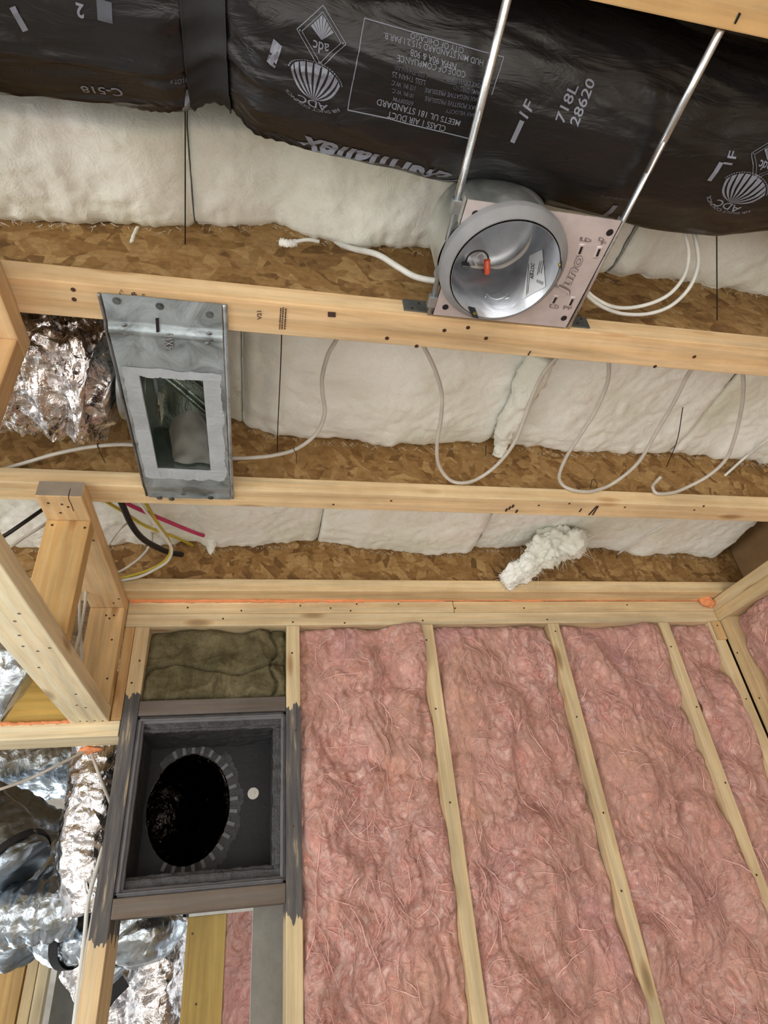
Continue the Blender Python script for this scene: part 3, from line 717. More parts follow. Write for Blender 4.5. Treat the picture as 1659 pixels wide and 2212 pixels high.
# ================================================================ SPRING WIRES
def wire(label, pts, r=.0011):
    tag(obj('insulation_support_wire', tubem(pts, r, 6), M['wire']), label, 'wire', 'dark wires holding up the white batts')
wire('dark support wire under the white batts, at the top left below the black duct', [(-.119, .38, .965), (-.12, .41, .952), (-.138, .624, .955)])
wire('dark support wire under the white batt at the right of the recessed light', [(.762, .44, .975), (.785, .483, .965), (.858, .624, .90)])
wire('dark support wire crossing the white batt next to the metal register boot', [(.022, .645, .97), (.028, .80, .938), (.030, 1.03, .935), (.032, 1.122, .93)])
wire('dark support wire poking out below the white batt at the right, beside the cable loops', [onZ(1475, 880, .95), onZ(1463, 950, .94), onY(1440, 1008, 1.122)])
wire('short dark support wire end on the strand board above the cut pink bay', [onY(1339, 1160, 1.56), onY(1336, 1185, 1.60), onY(1332, 1207, 1.608)])
wire('short dark wire end above the middle cable loop', [onY(1050, 962, 1.10), onY(1049, 985, 1.118)])
wire('bent wire hook sticking up beside the second cable loop', [onY(1275, 1056, 1.10), onY(1280, 1036, 1.10), onY(1290, 1044, 1.10), onY(1287, 1056, 1.10)], .0009)
wire('thin dark wire dangling from the wall end of the upper frame plate', [onY(152, 1056, 1.085), onY(148, 1075, 1.082), onY(154, 1090, 1.075), onY(159, 1104, 1.07)], .0008)
# ================================================================ REGISTER BOOT
def holes_grid(x0, x1, y0, y1, n, m_, keep, zf):
    vs, fs = [], []; idx = {}
    def vid(i, j):
        if (i, j) not in idx:
            idx[(i, j)] = len(vs); x = x0 + (x1 - x0) * i / n; y = y0 + (y1 - y0) * j / m_; vs.append(Vector((x, y, zf(x, y))))
        return idx[(i, j)]
    for j in range(m_):
        for i in range(n):
            xc = x0 + (x1 - x0) * (i + .5) / n; yc = y0 + (y1 - y0) * (j + .5) / m_
            if keep(xc, yc): fs.append((vid(i, j), vid(i + 1, j), vid(i + 1, j + 1), vid(i, j + 1)))
    return vs, fs
boot = thing('register_boot', 'galvanized sheet-metal register boot with a rectangular opening, screwed under two joists', 'duct boot')
BX0, BX1, BY0, BY1 = -.2405, -.0695, .612, 1.128
OX0, OX1, OY0, OY1 = -.2085, -.1055, .768, 1.017
def bz(x, y):
    z = .7865 + .0016 * fn3((x, y, 0), 9) + .0008 * fn3((x, y, 0), 30)
    if y < .672: z += .0065 * min(1, (.672 - y) / .012)
    z -= .002 * math.exp(-((y - .676) / .005) ** 2)
    if y > 1.085: z += .0045 * min(1, (y - 1.085) / .02)
    return z
def jag(x, y): return OX0 < x < OX1 and OY0 + .004 * fn3((x, 0, 0), 60) < y < OY1
pv, pf = holes_grid(BX0, BX1, BY0, BY1, 110, 330, lambda x, y: not jag(x, y), bz)
# give the sheet its 0.7 mm thickness
n0 = len(pv); pv2 = pv + [v + Vector((0, 0, .0007)) for v in pv]; pf2 = pf + [tuple(i + n0 for i in f[::-1]) for f in pf]
obj('face_plate', (pv2, pf2), M['boot'], boot, smooth=True)
# brushed sealant around the opening
def seal_keep(x, y):
    if jag(x, y): return False
    e = .004 * fn3((x, y, 0), 22) + .003 * fn3((x, y, 5), 60)
    inx = OX0 - .027 + e < x < OX1 + .030 + e; iny = OY0 - .020 + e < y < OY1 + .036 + e * 2
    return inx and iny
sv, sf = holes_grid(BX0 + .003, BX1 - .003, BY0 + .08, BY1 - .012, 110, 280, seal_keep, lambda x, y: bz(x, y) - .0009 - .0004 * fn3((x * .2, y, 0), 160) if (x < OX0 or x > OX1) else bz(x, y) - .0009 - .0004 * fn3((x, y * .2, 0), 160))
obj('sealant_smear', (sv, sf), M['sealant'], boot, smooth=True, label='pale grey brushed sealant round the opening')
for nm, xa, xb in (('side_hem', BX0 - .0065, BX0 - .0012), ('side_hem', BX1 + .0012, BX1 + .0085)):
    bm = bmesh.new(); N_ = 60; pts = [Vector(((xa + xb) / 2, BY0 + .002 + (BY1 - BY0 - .004) * i / N_, bz(xa, BY0 + (BY1 - BY0) * i / N_) + .002)) for i in range(N_ + 1)]
    tube(bm, pts, (xb - xa) / 2, 8, flat=.6, fl_axis=Vector((0, 0, 1)))
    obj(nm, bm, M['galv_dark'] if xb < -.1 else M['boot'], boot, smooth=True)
    obj('side_flange', boxm(min(xa, xb) + (.0045 if xa < -.1 else .0), min(xa, xb) + (.0052 if xa < -.1 else .0007), BY0 + .09, BY1 - .07, .788, .815), M['galv_dark'], boot)
# throat above the opening
bm = bmesh.new(); TZ = .90
def wall4(bm, a, b): # a, b: lists of four points
    va = [bm.verts.new(p) for p in a]; vb = [bm.verts.new(p) for p in b]
    for i in range(len(a)): bm.faces.new((va[i], va[(i + 1) % len(a)], vb[(i + 1) % len(a)], vb[i]))
    return vb
a4 = [Vector((OX0 - .002, OY0 - .002, .788)), Vector((OX1 + .002, OY0 - .002, .788)), Vector((OX1 + .002, OY1 + .002, .788)), Vector((OX0 - .002, OY1 + .002, .788))]
ring = lambda z, ex: [Vector((OX0 - ex, OY0 - ex, z)), Vector((OX1 + .004, OY0 - ex, z)), Vector((OX1 + .004, OY1 + ex, z)), Vector((OX0 - ex, OY1 + ex, z))]
vb = wall4(bm, a4, ring(.83, .006)); vb2 = wall4(bm, ring(.83, .006), ring(.90, .006))
bmesh.ops.remove_doubles(bm, verts=bm.verts[:], dist=1e-4)
obj('throat', bm, M['boot_in'], boot)
# curved top of the throat with its crimped ribs, leading left to the round collar
def tf(u, v):
    x = OX0 - .006 + (OX1 - OX0 + .010) * u; y = OY0 - .006 + (OY1 - OY0 + .012) * v
    z = .90 + .030 * math.sin(PI * v) - .020 * u
    for k, yy in enumerate((.84, .875, .93)): z -= .012 * math.exp(-((y - yy - .10 * (u - .5)) / .007) ** 2)
    return Vector((x, y, z))
obj('throat_top', grid(60, 90, tf), M['boot_in'], boot, smooth=True)
def cf(u, v):   # dusty curled tab inside
    x = -.178 + .07 * u; y = .915 + .10 * v; w = 4 * u * (1 - u)
    return Vector((x, y, .80 + .05 * (1 - v) * w ** .5 + .006 * fn3((x, y, 0), 40)))
obj('curled_tab', grid(24, 24, cf), mat_simple('dusty_sheet_metal', (112, 112, 106), .6, .4, (40, .002)), boot, smooth=True, label='dusty grey tab curled up inside the opening')
bm = bmesh.new(); tube(bm, [Vector((-.214, .885, .885)), Vector((-.245, .885, .885)), Vector((-.262, .885, .886))], .070, 40, cap=False); obj('round_collar', bm, M['galv'], boot, smooth=True)
for (px_, py_) in ((252, 650), (345, 662), (453, 680), (371, 1076), (455, 1074), (345, 1074)):
    p = onZ(px_, py_, .792); z = bz(p.x, p.y); bm = bmesh.new(); disc(bm, (p.x, p.y, z + .0005), (0, 0, -1), .0046, .003, 6); disc(bm, (p.x, p.y, z), (0, 0, -1), .0062, .0012, 18); obj('screw', bm, M['galv_dark'], boot)
for (px_, py_) in ((268, 702), (272, 721), (452, 720), (457, 733), (448, 741)):
    p = onZ(px_, py_, .787); bm = bmesh.new(); bmesh.ops.create_icosphere(bm, subdivisions=2, radius=1, matrix=Matrix.Translation((p.x, p.y, .7862)) @ Matrix.Diagonal((.0045, .003, .0018, 1))); obj('dimple', bm, M['galv_dark'], boot, smooth=True)
acc = ([], []); pxtext(acc, '4X10', (376, 753.6), (373, 718.6), 'z', .787, 18, (0, 0, -.0011), 0.03); obj('embossed_shadow_side', acc, M['galv_dark'], boot)  # dark offset copy of the lettering, its relief shadow put in as colour
acc = ([], []); pxtext(acc, '4X10', (375, 753), (372, 718), 'z', .787, 18, (0, 0, -.0016), 0.0); obj('embossed_size', acc, M['chrome'], boot, label='raised 4X10 lettering')
acc = ([], []); pxtext(acc, 'by', (401, 1068), (400, 1044), 'z', .789, 9, (0, 0, -.002), 0.02); obj('embossed_mark', acc, M['chrome'], boot, label='small raised lettering at the lower end')
acc = ([], []); quadpx(acc, [(336, 685), (344, 684), (345, 715), (338, 716)], 'z', .787, (0, 0, -.0024)); obj('marker_tick', acc, M['marker'], boot, label='black pen tick')

# ================================================================ FLEX DUCTS
def foil_duct(name, label, pts, r, mat, seg=56, pitch=.05, rib=.035, crush=.10, s=0.0, n=16, cap=True, amp2=.05, core=None, parent=None):
    P_ = catmull(pts, n); L = [0]
    for a, b in zip(P_, P_[1:]): L.append(L[-1] + (b - a).length)
    def fn(i, a, t):
        l = L[i]; v = Vector((math.cos(a) * 1.2, math.sin(a) * 1.2, l * 7))
        q = 1 + rib * (2 * abs(math.sin(PI * l / pitch + 1.3 * noise.noise(v * 1.5 + Vector((s, 0, 0))))) - 1.2)
        q += crush * noise.noise(v * 1.6 + Vector((s, s, 0))) + amp2 * (abs(noise.noise(v * 4.5 + Vector((s, 2, 0)))) * -2 + .6)
        q += amp2 * .5 * (abs(noise.noise(v * 11 + Vector((s, 5, 0)))) * -2 + .6)
        return q
    bm = bmesh.new(); tube(bm, P_, r, seg, fn=fn, cap=cap)
    o = obj(name, bm, mat, parent, smooth=True)
    return tag(o, label, 'duct') if parent is None else o
sd = foil_duct('foil_flex_duct', 'crinkled shiny foil flex duct joined to the left side of the register boot', [(-.258, .885, .885), (-.30, .880, .90), (-.42, .868, .900), (-.60, .86, .905), (-1.0, .86, .905), (-1.5, .86, .905)],
               lambda t: .082 + .036 * min(1, t * 9), M['foil'], seg=110, n=40, pitch=.052, rib=.08, crush=.12, amp2=.13, s=3)
foil_duct('foil_flex_duct', 'foil flex duct above the pale plate at the left edge, before the yellowish beam', [onY(-330, 1395, 1.45), onY(-160, 1425, 1.45), onY(-40, 1440, 1.45), onY(40, 1452, 1.46), onY(72, 1462, 1.47)], lambda t: .105 if t < .88 else .105 - .5 * (t - .88), M['foil2'], s=8, n=22, rib=.03)
# ducts hanging in the room beyond
def px(u, v, y): return onY(u, v, y)
def room_duct(label, pts, r, mat='foil2', s=0.0, **kw): return foil_duct('hanging_flex_duct', label, [px(*q) for q in pts], r, M[mat], s=s, n=20, **kw)
def strap(label, c, d, r, w=.030, parent=None, a0=0, a1=2 * PI):
    c = Vector(c); d = Vector(d).normalized(); n = d.orthogonal().normalized(); b = d.cross(n); bm = bmesh.new(); K = 48
    vs = []
    for k in range(K + 1):
        a = a0 + (a1 - a0) * k / K; q = n * math.cos(a) + b * math.sin(a)
        vs.append([bm.verts.new(c + q * rr + d * ww) for rr, ww in ((r, -w / 2), (r, w / 2), (r + .0025, w / 2), (r + .0025, -w / 2))])
    for k in range(K):
        for j in range(4): bm.faces.new((vs[k][j], vs[k][(j + 1) % 4], vs[k + 1][(j + 1) % 4], vs[k + 1][j]))
    return obj('strap', bm, M['strap'], parent)
room_duct('upright silver duct just left of the dark-smeared stud, lowest part out of sight', [(235, 1480, 2.0), (222, 1600, 2.0), (208, 1720, 2.0), (190, 1830, 2.02), (205, 1960, 2.05)], .078, 'foil', 11, rib=.03, crush=.08, amp2=.06)
room_duct('bright silver duct slanting below the upright one towards the dark stud', [(60, 1990, 2.25), (130, 1900, 2.22), (180, 1850, 2.26), (230, 1900, 2.28), (262, 2000, 2.3)], .085, 'foil2', 13, rib=.02)
room_duct('wide grey silver duct directly below the pale plate at the left', [(-260, 1690, 2.9), (-80, 1670, 2.9), (60, 1650, 2.9), (180, 1640, 2.92), (330, 1620, 3.0)], .140, 'foil2', 17, rib=.02, crush=.06)
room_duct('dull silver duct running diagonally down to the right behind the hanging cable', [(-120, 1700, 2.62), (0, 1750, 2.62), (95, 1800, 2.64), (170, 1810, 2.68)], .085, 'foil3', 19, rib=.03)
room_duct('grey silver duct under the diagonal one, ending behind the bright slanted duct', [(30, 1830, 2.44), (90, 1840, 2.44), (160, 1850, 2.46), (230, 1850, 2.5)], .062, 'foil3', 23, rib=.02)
da = room_duct('duct end at the left edge bound with a curved black strap', [(-160, 1660, 2.12), (-70, 1740, 2.10), (-10, 1810, 2.06), (22, 1850, 2.04), (40, 1880, 2.03)], .088, 'foil3', 29, rib=.02)
c_ = px(30, 1862, 2.035); strap('', c_, px(45, 1890, 2.02) - px(-10, 1810, 2.06), .092, .02, da)
room_duct('silver duct lying across the left edge at the height of the duct box sill', [(-220, 1975, 2.16), (-80, 1985, 2.14), (40, 1975, 2.10), (110, 1965, 2.10), (160, 1955, 2.12)], .074, 'foil2', 31, rib=.05, pitch=.03)
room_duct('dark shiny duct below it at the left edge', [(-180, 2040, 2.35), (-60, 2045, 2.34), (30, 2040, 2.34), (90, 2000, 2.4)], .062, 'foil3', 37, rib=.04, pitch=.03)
db = room_duct('small silver duct bend with a black strap, just left of the pale lower stud', [(90, 1990, 2.3), (130, 2035, 2.26), (180, 2030, 2.22), (225, 2040, 2.2), (260, 2100, 2.2)], .058, 'foil2', 41, rib=.03)
strap('', px(152, 2036, 2.24), px(180, 2030, 2.22) - px(130, 2035, 2.26), .062, .03, db)
dc = room_duct('big silver duct bend hanging right of the pale lower stud, under the duct box', [(275, 1905, 2.26), (284, 1945, 2.18), (300, 1995, 2.10), (312, 2040, 2.07), (314, 2085, 2.07)], lambda t: .105 if t < .75 else .105 - .26 * (t - .75), 'foil2', 43, rib=.05, pitch=.026, crush=.05)
room_duct('silver duct continuing downward below the big bend, left of the yellow post', [(350, 2000, 2.2), (345, 2080, 2.18), (340, 2160, 2.18), (338, 2300, 2.18)], .078, 'foil', 47, rib=.02, amp2=.07)
room_duct('bright silver duct at the bottom edge right of the pale lower stud', [(190, 2060, 2.4), (240, 2140, 2.38), (250, 2200, 2.38), (240, 2330, 2.38)], .085, 'foil', 53, rib=.02, amp2=.06)
pl = [px(205, 2200, 2.05), px(240, 2150, 2.04), px(272, 2118, 2.04)]
bm = bmesh.new(); tube(bm, pl, .016, 8, flat=.15, fl_axis=Vector((.2, 1, 0))); tag(obj('hanging_strap', bm, M['strap']), 'black strap crossing diagonally between the ducts, right of the pale lower stud', 'strap')
bm = bmesh.new(); box(bm, px(380, 1970, 2.3).x, px(403, 1970, 2.3).x, 2.3, 2.4, px(390, 2015, 2.3).z, px(390, 1940, 2.3).z, .004)
tag(obj('dark_block', bm, M['strap']), 'small dark block in the gap between the big duct bend and the yellow post', 'block')

# ================================================================ DUCT BOX IN THE WALL
dbx = thing('duct_box', 'black mastic-lined duct box set in the wall with a round duct hole at its back', 'duct box')
def rough(x0, x1, y0, y1, z0, z1, s, amp=.004, res=.007):
    bm = bmesh.new(); box(bm, x0, x1, y0, y1, z0, z1)
    bmesh.ops.bevel(bm, geom=bm.edges[:], offset=.006, segments=3, affect='EDGES')
    for ax in range(3):
        lo = (x0, y0, z0)[ax]; hi = (x1, y1, z1)[ax]; n = int((hi - lo) / res)
        for k in range(1, n):
            co = [0, 0, 0]; co[ax] = lo + (hi - lo) * k / n; no = [0, 0, 0]; no[ax] = 1
            bmesh.ops.bisect_plane(bm, geom=bm.verts[:] + bm.edges[:] + bm.faces[:], plane_co=co, plane_no=no)
    bm.normal_update()
    dl = [(v, v.normal * (amp * (abs(fn3(v.co, 30, s)) * -2 + .7) + amp * .5 * fn3(v.co, 80, s))) for v in bm.verts]
    for v, d in dl: v.co += d
    return bm
YB = 1.845
obj('top_liner', rough(-.291, .074, 1.662, YB, .436, .466, 1), M['mastic'], dbx, smooth=True)
obj('bottom_liner', rough(-.291, .074, 1.668, YB, .088, .118, 2), M['mastic'], dbx, smooth=True)
obj('side_liner', rough(-.292, -.282, 1.662, YB, .112, .440, 3, .002), M['mastic'], dbx, smooth=True)
obj('side_liner', rough(.047, .074, 1.662, YB, .112, .440, 4, .003), M['mastic'], dbx, smooth=True)
# smooth mastic collar at the front
bm = bmesh.new()
for b in ((-.2955, -.278, .084, .4695), (.066, .0785, .084, .4695), (-.2955, .0785, .455, .4715), (-.2955, .0785, .0795, .094)):
    r_ = rough(b[0], b[1], 1.650, 1.676, b[2], b[3], 5, .0015, .012); me_ = bpy.data.meshes.new('q'); r_.to_mesh(me_); r_.free(); bm.from_mesh(me_); bpy.data.meshes.remove(me_)
obj('front_seal', bm, M['mastic_s'], dbx, smooth=True, label='smoother grey mastic round the front edge')
hc = onY(405, 1750, YB); HX = (onY(497, 1750, YB).x - onY(312, 1790, YB).x) / 2; HCX = (onY(497, 1720, YB).x + onY(312, 1790, YB).x) / 2
HT = onY(425, 1628, YB).z; HB = onY(400, 1872, YB).z; HCZ = (HT + HB) / 2; HZ = (HT - HB) / 2
bm = bmesh.new(); K = 96; inn = []; out = []
for k in range(K):
    a = 2 * PI * k / K; ca, sa = math.cos(a), math.sin(a)
    inn.append(bm.verts.new((HCX + HX * ca, YB, HCZ + HZ * sa)))
    t = min(abs((.075 - HCX) / ca) if ca > 1e-6 else 9, abs((-.295 - HCX) / ca) if ca < -1e-6 else 9, abs((.47 - HCZ) / sa) if sa > 1e-6 else 9, abs((.085 - HCZ) / sa) if sa < -1e-6 else 9)
    out.append(bm.verts.new((HCX + t * ca, YB, HCZ + t * sa)))
for k in range(K): bm.faces.new((inn[k], inn[(k + 1) % K], out[(k + 1) % K], out[k]))
obj('back_panel', bm, M['boxin'], dbx)
def smf(u, v):
    a = -1.25 + 3.6 * u; w = 1.0 + (.12 + .22 * v * (.8 + .5 * fn3((a * 3, 0, 0), 2.2) + .25 * fn3((a * 12, 0, 0), 2)))
    w = 1.0 + v * (.30 + .09 * fn3((a * 2, 0, 0), 2.2) + .05 * fn3((a * 9, 0, 0), 2)) * (1 if a < .9 else .55)
    return Vector((HCX + HX * w * math.cos(a), YB - .0012 - .001 * fn3((u * 30, v * 5, 0), 1), HCZ + HZ * w * math.sin(a)))
obj('mastic_smear', grid(160, 6, smf), M['mastic'], dbx, smooth=True)
for k in range(30):
    a = 2 * PI * k / 30 + .1
    if math.cos(a) < -.5: continue
    p = Vector((HCX + HX * 1.10 * math.cos(a), YB - .004, HCZ + HZ * 1.075 * math.sin(a)))
    bm = bmesh.new(); box(bm, -.0105, .0105, -.0018, .0018, -.0048, .0048, .0012)
    bm.transform(Matrix.Translation(p) @ Matrix.Rotation(-a, 4, 'Y')); obj('tab', bm, M['tab'], dbx)
# ribbed flexible core going back and to the left
def corefn(i, a, t): return 1 + .03 * math.sin(i * 1.57) + .03 * fn3((math.cos(a) * 2, math.sin(a) * 2, i * .2), 1.2)
P_ = catmull([(HCX, YB + .002, HCZ), (HCX - .01, YB + .03, HCZ), (HCX - .05, YB + .14, HCZ + .0), (HCX - .09, YB + .25, HCZ - .01)], 16)
bm = bmesh.new(); rings = []
for i, p in enumerate(P_):
    rings.append([bm.verts.new((p.x + HX * math.cos(2 * PI * k / 72) * corefn(i, 2 * PI * k / 72, 0), p.y, p.z + HZ * math.sin(2 * PI * k / 72) * corefn(i, 2 * PI * k / 72, 0))) for k in range(72)])
for i in range(len(rings) - 1):
    for k in range(72): bm.faces.new((rings[i][k], rings[i][(k + 1) % 72], rings[i + 1][(k + 1) % 72], rings[i + 1][k]))
bm.faces.new(rings[-1]); obj('flex_core', bm, M['darkduct'], dbx, smooth=True)
p = onY(547, 1714, YB); bm = bmesh.new(); disc(bm, (p.x, YB + .0005, p.z), (0, -1, 0), .0150, .0022, 28); disc(bm, (p.x, YB, p.z), (0, -1, 0), .0045, .0040, 12); obj('washer', bm, M['washer'], dbx, label='round pale washer')
obj('outer_case', boxm(-.2955, .0785, YB + .001, YB + .004, .081, .4735), M['boxin'], dbx) if False else None

# ================================================================ RECESSED LIGHT
rl = thing('recessed_light', 'round recessed light housing on a square plate, hung on two bars between joists', 'light housing')
PZ = .7985; PX0, PX1, PY0, PY1 = .262, .4985, .407, .598; CXc, CYc = .3445, .4945; RO = .0965; RI = .0820
def plate():
    bm = bmesh.new(); K = 96; ia = []; oa = []
    rim = RO - .003
    for k in range(K):
        a = 2 * PI * (k + .5) / K; ca, sa = math.cos(a), math.sin(a)
        ia.append(Vector((CXc + rim * ca, CYc + rim * sa, 0)))
        t = min((PX1 - CXc) / ca if ca > 1e-6 else 9, (PX0 - CXc) / ca if ca < -1e-6 else 9, (PY1 - CYc) / sa if sa > 1e-6 else 9, (PY0 - CYc) / sa if sa < -1e-6 else 9)
        t = max(t, rim + .0005); oa.append(Vector((CXc + t * ca, CYc + t * sa, 0)))
    for z in (PZ, PZ + .0012):
        vi = [bm.verts.new(p + Vector((0, 0, z))) for p in ia]; vo = [bm.verts.new(p + Vector((0, 0, z))) for p in oa]
        for k in range(K): bm.faces.new((vi[k], vi[(k + 1) % K], vo[(k + 1) % K], vo[k]))
    return bm
# corner points matter for a square outline: add corner triangles
bm = plate()
for cx, cy in ((PX0, PY0), (PX1, PY0), (PX1, PY1), (PX0, PY1)):
    vs4 = [v for v in bm.verts if abs(v.co.z - PZ) < 1e-6 and (v.co.x - cx) ** 2 + (v.co.y - cy) ** 2 < .02 ** 2 and (abs(v.co.x - cx) < 1e-5 or abs(v.co.y - cy) < 1e-5)]
    if len(vs4) >= 2:
        a = [v for v in vs4 if abs(v.co.x - cx) < 1e-5]; b = [v for v in vs4 if abs(v.co.y - cy) < 1e-5]
        if a and b:
            va = min(a, key=lambda v: abs(v.co.y - cy)); vb_ = min(b, key=lambda v: abs(v.co.x - cx))
            bm.faces.new((va, vb_, bm.verts.new((cx, cy, PZ))))
obj('mounting_plate', bm, M['pan'], rl)
for e_ in ((PX0, PX0 + .0012, PY0, PY1), (PX1 - .0012, PX1, PY0, PY1)):
    obj('plate_edge', boxm(e_[0], e_[1], e_[2], e_[3], PZ, PZ + .014), M['chrome'], rl)
# plaster ring: a shallow flared lip
bm = bmesh.new(); prof = [(RO, PZ - .0004), (RO - .0004, PZ - .0100), (RO - .0016, PZ - .0122), (RI + .0028, PZ - .0232), (RI + .0010, PZ - .0240), (RI + .0002, PZ - .0225), (RI, PZ - .010), (RI, PZ + .006)]
rg = [[bm.verts.new((CXc + r * math.cos(2 * PI * k / 96), CYc + r * math.sin(2 * PI * k / 96), z)) for k in range(96)] for r, z in prof]
for i in range(len(rg) - 1):
    for k in range(96): bm.faces.new((rg[i][k], rg[i][(k + 1) % 96], rg[i + 1][(k + 1) % 96], rg[i + 1][k]))
obj('plaster_ring', bm, M['ring'], rl, smooth=True)
obj('ring_joint', boxm(CXc + RI * 1.03, CXc + RO * 1.0, CYc + .018, CYc + .0192, PZ - .0165, PZ - .0008), M['pan_shade_joint'], rl)
RC = .0800; CT = PZ + .112
bm = bmesh.new(); prof = [(RC + .0008, PZ - .0245), (RC, PZ - .0242), (RC, CT - .03), (RC - .006, CT - .010), (RC - .02, CT - .002), (.03, CT), (.0, CT)]
rg = [[bm.verts.new((CXc + max(r, 1e-4) * math.cos(2 * PI * k / 96), CYc + max(r, 1e-4) * math.sin(2 * PI * k / 96), z)) for k in range(96)] for r, z in prof]
for i in range(len(rg) - 1):
    for k in range(96): bm.faces.new((rg[i][k], rg[i][(k + 1) % 96], rg[i + 1][(k + 1) % 96], rg[i + 1][k]))
obj('inner_can', bm, M['can_in'], rl, smooth=True)
RH = .0925
bm = bmesh.new(); hx, hy = CXc - .006, CYc + .002
prof = [(RH, PZ + .0018), (RH, CT - .01), (RH - .012, CT + .008), (.0, CT + .012)]
rg = [[bm.verts.new((hx + max(r, 1e-4) * math.cos(2 * PI * k / 64), hy + max(r, 1e-4) * .99 * math.sin(2 * PI * k / 64), z)) for k in range(64)] for r, z in prof]
for i in range(len(rg) - 1):
    for k in range(64): bm.faces.new((rg[i][k], rg[i][(k + 1) % 64], rg[i + 1][(k + 1) % 64], rg[i + 1][k]))
obj('outer_housing', bm, M['can_out'], rl, smooth=True)
for (u_, v_, s_) in ((1027, 462, .0052), (1317, 502, .0052), (962, 663, .0050), (1218, 687, .0050)):
    p = onZ(u_, v_, PZ); bm = bmesh.new(); disc(bm, (p.x, p.y, PZ - .0004), (0, 0, -1), s_, .0004, 24); obj('plate_hole', bm, M['marker'], rl)
# slots and lettering pressed into the plate
for (u_, v_, L_, w_, col) in ((1254, 540, 13, 4, 'm'), (1292, 545, 13, 4, 'm'), (1198, 648, 10, 3.2, 'm'), (1234, 652, 11, 3.6, 'm')):
    a = onZ(u_ + 5, v_ - L_, PZ); b = onZ(u_ - 5, v_ + L_, PZ)
    bm = bmesh.new(); tube(bm, [a.lerp(b, k / 8) + Vector((0, 0, .0003)) for k in range(9)], .0048, 12, flat=.25, fl_axis=Vector((0, 0, 1))); obj('slot_rim', bm, M['pan'], rl, smooth=True)
    bm = bmesh.new(); tube(bm, [a.lerp(b, .2 + .6 * k / 8) + Vector((0, 0, -.0010)) for k in range(9)], .0020, 10, flat=.2, fl_axis=Vector((0, 0, 1))); obj('slot', bm, M['marker'], rl)
acc = ([], []); pxtext(acc, 'Juno', (1222, 636), (1262, 556), 'z', PZ, 21, (0, 0, -.0007), .035); obj('embossed_name', acc, M['pan_shade_joint'], rl, label='pressed lettering along the plate')  # darker bold copy paints the relief shade round the letters
vs_ = [v + Vector((-.0006, .0004, -.0005)) for v in acc[0]]; acc3 = ([], []); pxtext(acc3, 'Juno', (1222, 636), (1262, 556), 'z', PZ, 21, (-.0005, .0004, -.0012), .0); obj('embossed_face', acc3, M['pan'], rl)
acc = ([], [])
for q in (((1252, 519), (1268, 522), 'L'), ((1262, 520), (1276, 524), 'D'), ((1292, 519), (1304, 522), 'D'), ((1297, 527), (1308, 530), 'F'), ((1186, 663), (1196, 666), 'L'), ((1197, 665), (1206, 667), 'D'), ((1216, 667), (1225, 669), 'P'), ((1226, 668), (1234, 670), 'F')):
    pxtext(acc, q[2], q[0], q[1], 'z', PZ, 8, (0, 0, -.0008), .02)
obj('pressed_mark', acc, M['pan_shade_joint'], rl)
# inside the can: label, wires, orange connector, springs, clip
def canp(u, v):       # first hit of the pixel's ray with the can wall or its top
    d = ray(u, v); t0 = (PZ - .023) / d.z; best = None
    for k in range(1400):
        t = t0 + k * .0004; p = d * t
        if math.hypot(p.x - CXc, p.y - CYc) > RC - .0008 or p.z > CT - .001: return p
    return p
acc = ([], []); q4 = [(1150, 505), (1176, 500), (1179, 612), (1128, 645)]
q4 = [(1131, 562), (1171, 540), (1179, 619), (1128, 647)]
def bil(q, u, v):
    a = Vector(q[0]).lerp(Vector(q[1]), u); b = Vector(q[3]).lerp(Vector(q[2]), u); return a.lerp(b, v)
def cang(q, nu, nv, off):
    def f(u, v):
        c = bil(q, u, v); p = canp(c.x, c.y); n = Vector((CXc - p.x, CYc - p.y, 0)).normalized(); return p + n * off
    return grid(nu, nv, f)
q4 = [(1144, 553), (1172, 539), (1179, 620), (1129, 647)]
obj('label_sticker', cang(q4, 14, 20, .0006), M['paper'], rl, label='white rating label with small print')
def canbar(a, b, w, off=.0011):
    A = Vector(a); B = Vector(b); d = (B - A).normalized(); n = Vector((-d.y, d.x)) * w / 2
    return cang([tuple(A + n), tuple(B + n), tuple(B - n), tuple(A - n)], 10, 1, off)
acc = ([], [])
def addg(g):
    b = len(acc[0]); acc[0].extend(g[0]); acc[1].extend(tuple(i + b for i in f) for f in g[1])
for k, (u_, va, vb_) in enumerate(((1139, 570, 638), (1142, 585, 634), (1163, 565, 595), (1167, 563, 590), (1171, 562, 592))): addg(canbar((u_ - 1, vb_), (u_ + 4, va), 1.1))
for k in range(6): addg(canbar((1160 + k * 2.4, 612 + k * 1.2 - 2), (1162 + k * 2.4, 604 + k), 1.0))
obj('label_lines', acc, M['text'], rl)
acc = ([], [])
vs_, fs_, w_ = text2d('AIR-LOC', .02); b0 = 0
for a, b in vs_:
    t = a / w_; u_ = 1153 + 3 * t - 7.5 * b; v_ = 604 - 34 * t - 1.5 * b; p = canp(u_, v_); n = Vector((CXc - p.x, CYc - p.y, 0)).normalized(); acc[0].append(p + n * .0013)
acc[1].extend(fs_); obj('label_text', acc, M['text'], rl)
tubec = lambda name, pts, r, mat, **kw: obj(name, tubem(pts, r, 10, **kw), M[mat], rl, smooth=True)
def ci(u, v, off): p = canp(u, v); n = Vector((CXc - p.x, CYc - p.y, -.3)).normalized(); return p + n * off
tubec('inner_cable', [ci(1155, 487, .004), ci(1148, 512, .006), ci(1130, 540, .008), ci(1105, 560, .009), ci(1080, 572, .009), ci(1055, 575, .008), ci(1012, 574, .006)], .0042, 'cable')
tubec('black_lead', [ci(1003, 570, .006), ci(1006, 548, .012), ci(1020, 534, .016), ci(1038, 532, .018), ci(1048, 540, .020), ci(1050, 552, .020)], .0014, 'blackc')
